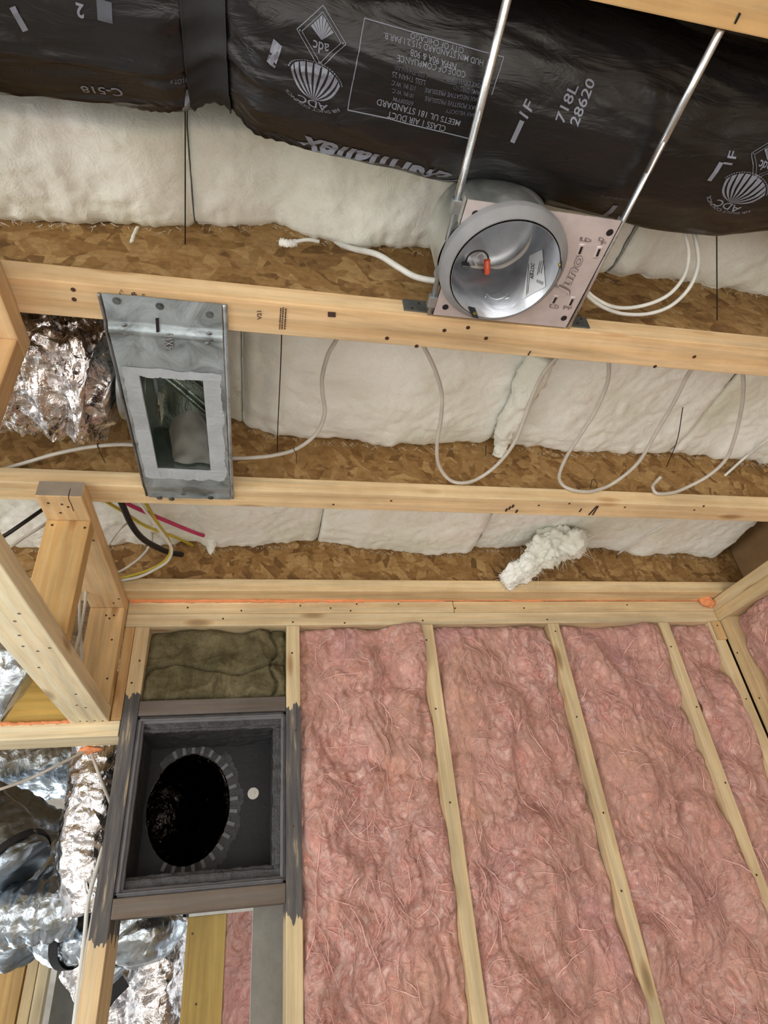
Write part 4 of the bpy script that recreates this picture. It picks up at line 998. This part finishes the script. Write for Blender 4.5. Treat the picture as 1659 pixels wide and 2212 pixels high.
tubec('white_lead', [ci(1046, 553, .020), ci(1038, 537, .017), ci(1026, 545, .014), ci(1022, 560, .012), ci(1028, 571, .010)], .0011, 'cable_w')
p = ci(1046, 548, .022); q = ci(1046, 583, .022); bm = bmesh.new(); tube(bm, [p.lerp(q, k / 6) for k in range(7)], .0058, 12, fn=lambda i, a, t: 1 - .25 * max(0, t - .7) / .3 + .10 * math.cos(4 * a)); obj('wire_connector', bm, M['orange'], rl, smooth=True, label='orange wire connector')
p = ci(1002, 575, .005); bm = bmesh.new(); box(bm, p.x - .007, p.x + .007, p.y - .007, p.y + .007, p.z - .006, p.z + .006, .002); obj('cable_clamp', bm, M['galv_dark'], rl)
for (u_, v_, mt) in ((1210, 565, 'galv_dark'), (1022, 674, 'galv_dark')):
    p = ci(u_, v_, .003); n = Vector((CXc - p.x, CYc - p.y, 0)).normalized(); tt = Vector((-n.y, n.x, 0))
    bm = bmesh.new(); vs4 = [p - tt * .008 + Vector((0, 0, .012)), p + tt * .006 + Vector((0, 0, .016)), p + tt * .008 - Vector((0, 0, .010)), p - tt * .006 - Vector((0, 0, .014))]
    f_ = bm.faces.new([bm.verts.new(v) for v in vs4]); bmesh.ops.solidify(bm, geom=[f_], thickness=.0012); obj('spring_clip', bm, M[mt], rl)
    bm = bmesh.new(); disc(bm, p + n * .0012 - Vector((0, 0, .004)), n, .003, .002, 10); obj('clip_screw', bm, M['dsoot'], rl)
tubec('spring_bracket', [ci(1047, 640, .003), ci(1050, 633, .004), ci(1058, 640, .003), ci(1072, 645, .003), ci(1088, 640, .003), ci(1096, 632, .003), ci(1098, 640, .003), ci(1090, 645, .003)], .0013, 'chrome')
# hanger bars with their joist brackets
def hbar(x0, x1, rt):
    b = obj('hanger_bar', boxm(-.0, .001, 0, .001, 0, .001), M['chrome'], rl) if False else None
    y0, ym, y1 = .180, .395, .600
    fx = lambda y: x0 + (x1 - x0) * (y1 - y) / (y1 - y0)
    bm = bmesh.new()
    tube(bm, [Vector((fx(y), y, .8035)) for y in (y0, .27, .34)] if rt else [Vector((fx(y), y, .8035)) for y in (y0, .33, .43)], .0052, 10, flat=.75, fl_axis=Vector((0, 0, 1)))
    obj('hanger_bar', bm, M['chrome'], rl, smooth=True)
    bm = bmesh.new(); tube(bm, [Vector((fx(y), y, .8045)) for y in (.30, .45, y1)], .0036, 8, flat=1.6, fl_axis=Vector((0, 0, 1)))
    obj('hanger_bar', bm, M['chrome'] if rt else M['galv'], rl, smooth=True)
    for y in (.42, .52, .575) if not rt else ():
        obj('bar_clip', boxm(fx(y) - .007, fx(y) + .007, y - .010, y + .010, .7975, .8085, bev=.0015), M['galv'], rl)
hbar(.2575, .2425, False); hbar(.5045, .4985, True)
obj('joist_bracket', boxm(.216, .256, .5992, .6018, .806, .834, bev=.0006), M['galv_dark'], rl)
obj('joist_bracket', boxm(.506, .546, .5992, .6018, .806, .834, bev=.0006), M['galv_dark'], rl)
for q in ((.23, .812), (.243, .826), (.525, .815), (.535, .828)): nail_at(rl, (q[0], .599, q[1]), (0, -1, 0), .0026)
# ================================================================ BLACK INSULATED DUCT
ZC = .925; DA, DB = .125, .100
KT = [(-.9, .44), (-.357, .4516), (-.22, .440), (-.115, .436), (-.077, .405), (-.052, .409), (-.026, .447), (.041, .464), (.299, .487), (.59, .513), (.724, .512), (.80, .485), (.835, .474), (.885, .520), (1.0, .53), (1.5, .53)]
def ktab(x):
    for (a, b), (c, d) in zip(KT, KT[1:]):
        if a <= x <= c: return b + (d - b) * (x - a) / (c - a)
    return KT[-1][1]
def kk(x): return sum(ktab(x + d) for d in (-.012, -.006, 0, .006, .012)) / 5
PIN = (-.077, .835)
def pinch(x): return 1 - .10 * math.exp(-((x - PIN[0]) / .030) ** 2) - .10 * math.exp(-((x - PIN[1]) / .025) ** 2)
def yc_of(x):
    k = kk(x); q = pinch(x); return k * ZC - math.sqrt((DA * q) ** 2 + (k * DB * q) ** 2)
_yc = {}
def ycc(x):
    i = math.floor(x / .01)
    for j in (i, i + 1):
        if j not in _yc: _yc[j] = yc_of(j * .01)
    t = x / .01 - i; return _yc[i] * (1 - t) + _yc[i + 1] * t
def drel(x, th):
    q = pinch(x)
    w = 0.0
    for p0, sg in ((PIN[0], 1), (PIN[1], 1)):    # puckers either side of the straps
        d = abs(x - p0); w += .004 * math.exp(-((d - .035) / .045) ** 2) * (1 - 2 * abs(fn3((th * 1.7, (x - p0) * 2, 0), 2.0, p0)))
    l = th * .12
    # long soft folds running mostly along the duct, steeper near the strap
    u = l + .55 * (x - PIN[0]) * math.exp(-abs(x - PIN[0]) / .22)
    w += .0055 * max(0, 1 - abs(fn3((x * 2.2, u * 20, 1), 1.0, 3)) * 7) * (1 if x < .22 else .35)
    w += .0030 * fn3((x * 3, l * 24, 2), 1.0, 5) + .0022 * fn3((x * 9, l * 22, 4), 1.0, 6)
    w += .0012 * (1 - 2 * abs(fn3((x * 14, l * 60, 2), 1.0, 9)))
    w += .004 * math.exp(-((u - .028 - .0) / .0035) ** 2) * math.exp(-max(0, x - .02) / .10) * (1 if x > -.04 else 0)
    w += .003 * math.exp(-((u - .040) / .0030) ** 2) * math.exp(-max(0, x - .02) / .12) * (1 if x > -.04 else 0)
    if th > 0: w -= .022 * math.sin(min(th, PI / 2)) ** 4 * math.exp(-((x - .335) / .060) ** 4)
    return q, w
def dpt(x, th, off=0.0):
    q, w = drel(x, th); a = DA * q + w + off; b = DB * q + w + off
    return Vector((x, ycc(x) + a * math.sin(th), ZC - b * math.cos(th)))
bdk = thing('insulated_flex_duct', 'large black plastic-wrapped insulated flex duct lying between the joists at the top', 'duct')
XA, XB = -1.3, 1.62
nx, nt = 620, 130
obj('jacket', (lambda g: (g[0], g[1]))(grid(nx, nt, lambda u, v: dpt(XA + (XB - XA) * u, -2.4 + 4.8 * v))), M['black'], bdk, smooth=True)
obj('jacket_back', grid(80, 12, lambda u, v: dpt(XA + (XB - XA) * u, 2.4 + (2 * PI - 4.8) * v)), M['black'], bdk, smooth=True)
sp_ = thing('support_strap', 'wide black webbing strap pulled round the black duct at the top left', 'strap')
obj('webbing', grid(10, 80, lambda u, v: dpt(-.101 + .047 * u, -2.2 + 4.2 * v, .0035) if True else 0), M['strap'], sp_, smooth=True)
obj('stitched_edge', grid(2, 80, lambda u, v: dpt(-.1015 + .002 * u, -2.2 + 4.2 * v, .0050)), M['strap'], sp_, smooth=True)
obj('stitched_edge', grid(2, 80, lambda u, v: dpt(-.0560 + .002 * u, -2.2 + 4.2 * v, .0050)), M['strap'], sp_, smooth=True)
# where does a pixel's ray meet the duct -> (x, theta)
def dhit(u, v):
    d = ray(u, v); best = (9, None); t = .70 / max(.2, d.z)
    for k in range(700):
        p = d * (t + k * .0010)
        q = pinch(p.x); yy = (p.y - ycc(p.x)) / (DA * q); zz = (p.z - ZC) / (DB * q); r = math.hypot(yy, zz)
        if r < best[0]: best = (r, (p.x, math.atan2(yy, -zz)))
        if r <= 1: break
    return best[1]
def seg_subdiv(vs, fs, mx):
    bm = bmesh.new(); bv = [bm.verts.new((a, b, 0)) for a, b in vs]
    for f in fs:
        try: bm.faces.new([bv[i] for i in f])
        except ValueError: pass
    for _ in range(6):
        L_ = [e for e in bm.edges if e.calc_length() > mx]
        if not L_: break
        bmesh.ops.subdivide_edges(bm, edges=L_, cuts=1); bmesh.ops.triangulate(bm, faces=[f for f in bm.faces if len(f.verts) > 3])
    bm.verts.index_update(); o = ([(v.co.x, v.co.y) for v in bm.verts], [tuple(v.index for v in f.verts) for f in bm.faces]); bm.free(); return o
RR = .112
def dmap(acc, vs, fs, A, B, w, hk=None, hf=1.0):
    """maps 2D art of width w onto the duct so that its baseline runs from pixel A to pixel B"""
    a = dhit(*A); b = dhit(*B); p0 = Vector((a[0], a[1] * RR)); p1 = Vector((b[0], b[1] * RR)); e1 = p1 - p0; L = e1.length; e1 = e1 / L; e2 = Vector((e1.y, -e1.x)); k = L / w
    h = hk if hk else k * hf
    vs, fs = seg_subdiv([(x * k, y * h) for x, y in vs], fs, .006)
    b0 = len(acc[0])
    for x, y in vs:
        q = p0 + e1 * x + e2 * y; acc[0].append(dpt(q.x, q.y / RR, .0009))
    acc[1].extend(tuple(i + b0 for i in f) for f in fs)
def dtext(acc, s, A, B, bold=.004, shear=0, hk=None):
    vs, fs, w = text2d(s, bold, shear); q = ([], []); dmap(q, vs, fs, A, B, w, hk); obj('printed_text', q, acc, bdk)
def art_line(V, F, p, q, w):
    p = Vector(p); q = Vector(q); d = (q - p).normalized(); n = Vector((-d.y, d.x)) * w / 2; b = len(V)
    V.extend([tuple(p + n), tuple(q + n), tuple(q - n), tuple(p - n)]); F.append((b, b + 1, b + 2, b + 3))
def fan_ribs(V, F, n, foot, R, sx, sy, a_from, a_to, gap, bowk):
    for i in range(n):
        a0 = math.radians(a_from + (a_to - a_from) * i / n); a1 = math.radians(a_from + (a_to - a_from) * (i + 1) / n - gap); b = len(V); K_ = 8
        c0 = (i - (n - 1) / 2) / n
        for k in range(K_ + 1):
            t = k / K_
            for a in (a0, a1):
                tip = Vector((.5 + sx * R * math.cos(a), foot[1] - .42 * R + sy * R * math.sin(a))); c = Vector(foot).lerp(tip, t)
                nn = Vector((-(tip - Vector(foot)).y, (tip - Vector(foot)).x)).normalized(); c += nn * bowk * c0 * math.sin(PI * t); V.append(tuple(c))
        for k in range(K_): F.append((b + 2 * k, b + 2 * k + 1, b + 2 * k + 3, b + 2 * k + 2))
def put_text(V, F, s, cx, cy, h, arc=None):
    vs, fs, w = text2d(s, .012); b = len(V)
    for x, y in vs:
        if arc is None: V.append((cx + (x - w / 2) * h, cy + y * h))
        else:
            a = math.radians(arc[0] + (arc[1] - arc[0]) * x / w); r = arc[2] + y * h; V.append((cx + r * math.cos(a), cy + r * .9 * math.sin(a)))
    F.extend(tuple(i + b for i in f) for f in fs)
def shell_art():
    """scallop emblem in its own frame: letters on top, the fan opening downwards below them"""
    V, F = [], []
    fan_ribs(V, F, 9, (.5, .0), 1.0, .50, .42, 192, 348, 3.4, .30)
    for k in range(26):
        a0 = math.radians(192 + 156 * k / 26); a1 = math.radians(192 + 156 * (k + .6) / 26)
        art_line(V, F, (.5 + .54 * math.cos(a0), -.42 + .455 * math.sin(a0)), (.5 + .54 * math.cos(a1), -.42 + .455 * math.sin(a1)), .022)
    put_text(V, F, 'ADC', .5, .01, .20)
    put_text(V, F, 'AIR DUCT COUNCIL', .5, -.30, .085, (148, 32, .60))
    return V, F
def diamond_art():
    V, F = [], []
    for r, w in ((.5, .014), (.40, .011)):
        P_ = [(.5 - r, 0), (.5, r * .9), (.5 + r, 0), (.5, -r * .9)]
        for a, b in zip(P_, P_[1:] + P_[:1]): art_line(V, F, a, b, w)
    for i in range(8):
        a0 = math.radians(205 + 130 * i / 8); a1 = math.radians(205 + 130 * (i + 1) / 8 - 3.5); b = len(V)
        L = lambda a: .36 * .9 / (abs(math.cos(a)) * .9 + abs(math.sin(a)))
        V.extend([(.5, .03), (.5 + L(a0) * math.cos(a0), L(a0) * math.sin(a0)), (.5 + L(a1) * math.cos(a1), L(a1) * math.sin(a1))]); F.append((b, b + 1, b + 2))
    put_text(V, F, 'adc', .5, .06, .17)
    for p in ((.06, 0), (.94, 0)): art_line(V, F, (p[0] - .012, p[1]), (p[0] + .012, p[1]), .024)
    art_line(V, F, (.46, .36), (.54, .36), .05)
    return V, F
def dart(acc, art, A, B, hf=1.0):
    q = ([], []); dmap(q, art[0], art[1], A, B, 1.0, None, hf); obj('printed_emblem', q, acc, bdk, label='grey fan-shaped printed emblem')
def bar_px(acc, a, b, w):
    V, F = [], []; pa = dhit(*a); pb = dhit(*b); p0 = Vector((pa[0], pa[1] * RR)); p1 = Vector((pb[0], pb[1] * RR)); art_line(V, F, p0, p1, w)
    vs, fs = seg_subdiv(V, F, .006)
    q = ([dpt(x, y / RR, .0009) for x, y in vs], fs)
    if isinstance(acc, tuple): b0 = len(acc[0]); acc[0].extend(q[0]); acc[1].extend(tuple(i + b0 for i in f) for f in fs)
    else: obj('printed_bar', q, acc, bdk)
ink, dim = M['ink'], M['ink_dim']
dtext(ink, '718L', (1215, 265), (1247, 188), .012); dtext(ink, '28620', (1245, 272), (1283, 177), .012)
fr_ = ([], [])
R_ = [((787, 40), (1087, 124)), ((787, 40), (751, 230)), ((751, 230), (1019, 300)), ((1087, 124), (1060, 203))]
for a, b in R_:
    n_ = 6
    for k in range(n_):
        pa = (a[0] + (b[0] - a[0]) * k / n_, a[1] + (b[1] - a[1]) * k / n_); pb = (a[0] + (b[0] - a[0]) * (k + 1) / n_, a[1] + (b[1] - a[1]) * (k + 1) / n_); bar_px(fr_, pa, pb, .0011)
obj('printed_frame', fr_, M['ink'], bdk)
lines = [('CLASS 1 AIR DUCT', (964, 272), (838, 238)), ('MEETS UL 181 STANDARD', (995, 259), (815, 211)), ('MAX VELOCITY', (1028, 244), (963, 233)), ('6000FPM', (893, 217), (850, 206)),
         ('MAX POSITIVE PRESSURE', (1033, 228), (918, 206)), ('10 IN. W.C.', (893, 201), (846, 188)), ('MAX NEGATIVE PRESSURE', (1037, 210), (918, 188)), ('1/2 IN. W.C', (897, 185), (846, 171)),
         ('FLAME SPREAD', (1045, 197), (978, 181)), ('LESS THAN 25', (918, 172), (847, 152)), ('SMOKE DEVELOPED', (1050, 183), (962, 163)), ('LESS THAN 50', (922, 157), (853, 137)),
         ('CODE OF COMPLIANCE', (1005, 155), (858, 118)), ('NFPA 90A & 90B', (985, 138), (887, 106)), ('HUD MIN STANDARD 515.2.1.PAR.B.', (1044, 130), (829, 70)), ('CITY OF CHICAGO', (1002, 104), (887, 70))]
for s, a, b in lines: dtext(ink if len(s) > 12 and 'MAX' not in s and 'LESS' not in s and 'FLAME' not in s and 'SMOKE' not in s else dim, s, a, b, .006)
# emblems (upside down as seen)
dart(ink, shell_art(), (729, 224), (622, 184), .64); dart(ink, diamond_art(), (746, 94), (641, 62))
dart(ink, shell_art(), (1619, 451), (1534, 420), .58); dart(ink, diamond_art(), (1694, 352), (1620, 330))
# lengthwise marks
for (u_, v_, sc) in ((1128, 240, 1.0), (1568, 340, .92)):
    dtext(ink, '1F', (u_ + 10 * sc, v_ + 16 * sc), (u_ + 26 * sc, v_ - 14 * sc), .01)
bar_px(ink, (1106, 306), (1127, 259), .0066); bar_px(ink, (1530, 388), (1556, 349), .0070)
dtext(dim, 'C-518', (1176, 432), (1100, 418), .015); dtext(dim, '11-10-20 LOT 8', (1360, 424), (1300, 414), .01)
bar_px(ink, (1330, 440), (1303, 462), .008)
dtext(ink, 'C-518', (262, 190), (172, 180), .015); dtext(ink, 'A', (266, 216), (254, 214), .02); dtext(dim, '20 LOT 8', (412, 158), (368, 166), .01)
dtext(ink, '2', (181, 10), (164, 4), .03); 
bar_px(ink, (28, 12), (56, 64), .0065); bar_px(dim, (225, 0), (228, 46), .015)
bar_px(ink, (600, 90), (585, 135), .010); pass
bar_px(ink, (410, 180), (398, 228), .008)
dtext(ink, 'thermaflex', (978, 373), (644, 284), .03, .35)
bar_px(ink, (896, 355), (920, 378), .0035); bar_px(ink, (915, 378), (1000, 393), .0030)

# ================================================================ CABLES
def zi(v, v0, z0, v1, z1): t = (v - v0) / (v1 - v0); return z0 + (z1 - z0) * t
def cable(label, pts, r=.0036, mat='cable', name='cable', cat='cable', **kw):
    o = tag(obj(name, tubem(pts, r, 12, 10, **kw), M[mat], smooth=True), label, cat); return o
def AB(u, v):     # lies between the upper joist's flange and the lower joist's flange
    z = zi(v, 735, .925, 1045, .846) if v < 1045 else .846
    p = onZ(u, v, z)
    if p.y > 1.0905: p = onY(u, v, 1.0905) if v > 1030 else onY(u, v, min(p.y, 1.116))
    return p
c1 = cable('grey-white cable that runs S-shaped down the white batt then left behind the register boot', [AB(*q) for q in ((735, 715), (725, 737), (708, 768), (696, 815), (697, 850), (701, 895), (682, 938), (640, 970), (590, 984), (540, 989), (480, 990), (400, 985), (300, 962), (215, 963), (130, 978), (60, 998), (-40, 1028))], .0042)
cable('grey-white cable hanging in a deep U between the bunched batts, left of the other loops', [AB(*q) for q in ((900, 722), (917, 752), (940, 800), (954, 850), (953, 900), (944, 960), (948, 1005), (972, 1037), (1005, 1043), (1040, 1030), (1078, 1000), (1112, 955), (1134, 900), (1152, 850), (1175, 805), (1203, 772), (1215, 755))], .0042)
cable('grey-white cable of the middle loop, dipping behind the joist', [AB(*q) for q in ((1310, 760), (1315, 785), (1311, 830), (1285, 890), (1250, 945), (1222, 990), (1208, 1028), (1216, 1048), (1236, 1058), (1260, 1062), (1285, 1060), (1325, 1044), (1378, 1000), (1420, 930), (1458, 865), (1480, 820), (1494, 798), (1510, 780))], .0042)
cable('grey-white cable of the rightmost loop, ending near the right edge', [AB(*q) for q in ((1602, 790), (1606, 830), (1602, 880), (1586, 950), (1566, 995), (1530, 1028), (1490, 1050), (1455, 1064), (1420, 1066), (1410, 1052), (1418, 1040), (1428, 1030))], .0042)
cable('thin white cable slanting down through the joist boards at the right', [onZ(1720, 905, .97), onZ(1659, 950, .955), onY(1610, 988, 1.09), onY(1574, 1020, 1.119), onY(1500, 1085, 1.20), onY(1455, 1122, 1.31), onY(1390, 1160, 1.44), onY(1334, 1197, 1.603)], .0036, 'cable_w')
cable('thick white cable curving down from the batt to the left side of the recessed light', [onZ(725, 525, 1.02), onZ(765, 538, .985), onZ(815, 550, .93), onZ(860, 577, .905), onZ(895, 597, .885), onZ(935, 606, .875), onZ(965, 606, .870)], .0052, 'cable_w')
cable('short end of white cable clumped with fluff on the strand board', [onY(612, 520, .606), onY(635, 522, .604), onZ(665, 518, .965), onZ(690, 522, .965)], .0032, 'cable_w')
cable('outer loop of white cable leaving the right side of the recessed light', [onZ(1262, 628, .86), onZ(1275, 645, .86), onZ(1305, 665, .86), onZ(1345, 678, .865), onZ(1400, 678, .87), onZ(1450, 660, .875), onZ(1490, 620, .885), onZ(1508, 570, .90), onZ(1503, 520, .915), onZ(1490, 480, .94)], .0034, 'cable_w')
cable('inner loop of white cable leaving the right side of the recessed light', [onZ(1262, 620, .868), onZ(1278, 636, .868), okp] if False else [onZ(1262, 622, .868), onZ(1282, 642, .868), onZ(1318, 661, .868), onZ(1360, 665, .872), onZ(1410, 654, .878), onZ(1450, 632, .884), onZ(1478, 595, .89), onZ(1488, 550, .90), onZ(1480, 505, .915), onZ(1470, 470, .94)], .0034, 'cable_w')
def tie(label, c, d, r, tail):
    t = thing('zip_tie', label, 'zip tie'); d = Vector(d).normalized(); bm = bmesh.new(); n = d.orthogonal().normalized(); b = d.cross(n)
    K = 24; tube(bm, [Vector(c) + (n * math.cos(2 * PI * k / K) + b * math.sin(2 * PI * k / K)) * r for k in range(K + 1)], .0009, 6, cap=False); obj('band', bm, M['blackc'], t)
    obj('tail', tubem(tail, .0008, 6), M['blackc'], t)
    return t
c_ = AB(637, 972); tie('black cable tie on the S-shaped cable right of the register boot', c_, AB(650, 965) - AB(622, 978), .0054, [c_, AB(640, 984), AB(640, 998)])
c_ = AB(213, 963); tie('black cable tie on the cable left of the register boot', c_, AB(225, 962) - AB(200, 966), .0054, [c_ + Vector((0, 0, -.004)), AB(218, 982), AB(228, 1000)])
# bundle in the bay next to the wall, left
def DA_(u, v):
    return onZ(u, v, zi(v, 1080, .90, 1240, .85)) if v < 1240 else onZ(u, v, .85)
def DY(u, v, y): return onY(u, v, y)
cable('thick black cable curving down to its cut end above the wall plate', [DY(250, 1060, 1.30), DY(264, 1090, 1.33), DY(285, 1135, 1.39), DY(310, 1165, 1.45), DY(345, 1185, 1.51), DY(370, 1194, 1.55), DY(393, 1198, 1.585)], .0080, 'blackc')
cable('magenta plastic line running under the white batt near the wall', [onZ(u_, v_, .925) for u_, v_ in ((240, 1070), (283, 1092), (335, 1115), (390, 1138), (420, 1150))] + [onZ(440, 1157, .93)], .0055, 'magenta', 'plastic_line')
cable('thin yellow cable ending in a hole in the strand board', [onZ(u_, v_, .928) for u_, v_ in ((205, 1068), (240, 1090), (270, 1108), (310, 1134), (345, 1148), (380, 1161))] + [DY(418, 1179, 1.608)], .0042, 'yellow')
cable('yellow half of the paired cables bending left onto the wall plate', [DY(300, 1070, 1.30), DY(318, 1092, 1.33), DY(340, 1130, 1.39), DY(362, 1162, 1.45), DY(368, 1192, 1.50), DY(352, 1215, 1.54), DY(320, 1232, 1.565), DY(285, 1243, 1.578), DY(255, 1250, 1.58)], .0042, 'yellow')
cable('white half of the paired cables bending left onto the wall plate', [DY(288, 1070, 1.29), DY(306, 1092, 1.32), DY(335, 1132, 1.38), DY(360, 1165, 1.44), DY(371, 1188, 1.49), DY(362, 1212, 1.53), DY(335, 1230, 1.555), DY(300, 1246, 1.57), DY(262, 1254, 1.573)], .0038, 'cable_w')
cable('grey cable looping behind the ladder frame beside the thick black one', [DY(320, 1130, 1.50), DY(328, 1158, 1.53), DY(325, 1175, 1.55), DY(312, 1195, 1.565), DY(290, 1215, 1.57), DY(255, 1236, 1.57), DY(215, 1240, 1.56)], .0036)
cable('pale cable slanting across the shadowed batt behind the ladder frame', [DY(290, 1120, 1.48), DY(262, 1140, 1.46), DY(240, 1168, 1.50), DY(228, 1190, 1.55), DY(220, 1215, 1.59)], .0032)
cable('black cable at the left edge crossing the shadowed batt', [DY(130, 1075, 1.28), DY(90, 1102, 1.27), DY(50, 1130, 1.25), DY(5, 1160, 1.25), DY(-60, 1195, 1.25)], .0045, 'blackc')
cable('pale cable at the left edge below the black one', [DY(140, 1105, 1.38), DY(98, 1132, 1.34), DY(50, 1162, 1.34), DY(10, 1190, 1.34), DY(-60, 1230, 1.34)], .0036)
cable('yellow cable running under the shiny foil duct at the left edge', [onZ(-80, 890, .845), onZ(0, 905, .845), onZ(60, 916, .845), onZ(120, 925, .845), onZ(200, 940, .85)], .0055, 'yellow')
cable('white cable just below the yellow one at the left edge', [onZ(-80, 912, .84), onZ(0, 922, .84), onZ(60, 927, .84), onZ(130, 930, .845), onZ(200, 930, .86)], .0030, 'cable_w')
cable('pale cable inside the ladder frame beside the flat upright board, left strand', [DY(188, 1240, 1.52), DY(184, 1300, 1.52), DY(176, 1350, 1.52), DY(164, 1400, 1.52), DY(150, 1450, 1.52)], .0036)
cable('pale cable inside the ladder frame beside the flat upright board, right strand', [DY(176, 1240, 1.53), DY(172, 1300, 1.53), DY(172, 1350, 1.53), DY(176, 1400, 1.53), DY(176, 1450, 1.53)], .0036)
# cables below the pale plate
p0 = onZ(184, 1622, .416)
cable('thin white cable sloping from the orange foam lump to the left edge', [p0 + Vector((0, 0, .012)), p0, onY(120, 1655, 1.70), onY(60, 1684, 1.68), onY(0, 1705, 1.66), onY(-60, 1725, 1.66)], .0034, 'cable')
p0 = onZ(197, 1625, .416)
cable('white cable dropping from the orange foam lump behind the dark-smeared stud', [p0 + Vector((0, 0, .012)), p0, onY(212, 1668, 1.735), onY(226, 1705, 1.76), onY(240, 1740, 1.80), onY(252, 1790, 1.84)], .0038, 'cable')
cable('pale vertical cable running down beside the left stud, outer one', [onY(222, 1830, 1.80), onY(208, 1880, 1.78), onY(190, 1950, 1.76), onY(183, 2020, 1.76), onY(172, 2110, 1.76), onY(160, 2212, 1.76), onY(148, 2300, 1.76)], .0046, 'cable_w')
cable('pale vertical cable running down beside the left stud, inner one', [onY(228, 1850, 1.755), onY(212, 1920, 1.745), onY(198, 1990, 1.735), onY(186, 2060, 1.735), onY(174, 2140, 1.735), onY(165, 2212, 1.735), onY(156, 2300, 1.735)], .0036, 'cable')
base_shift()
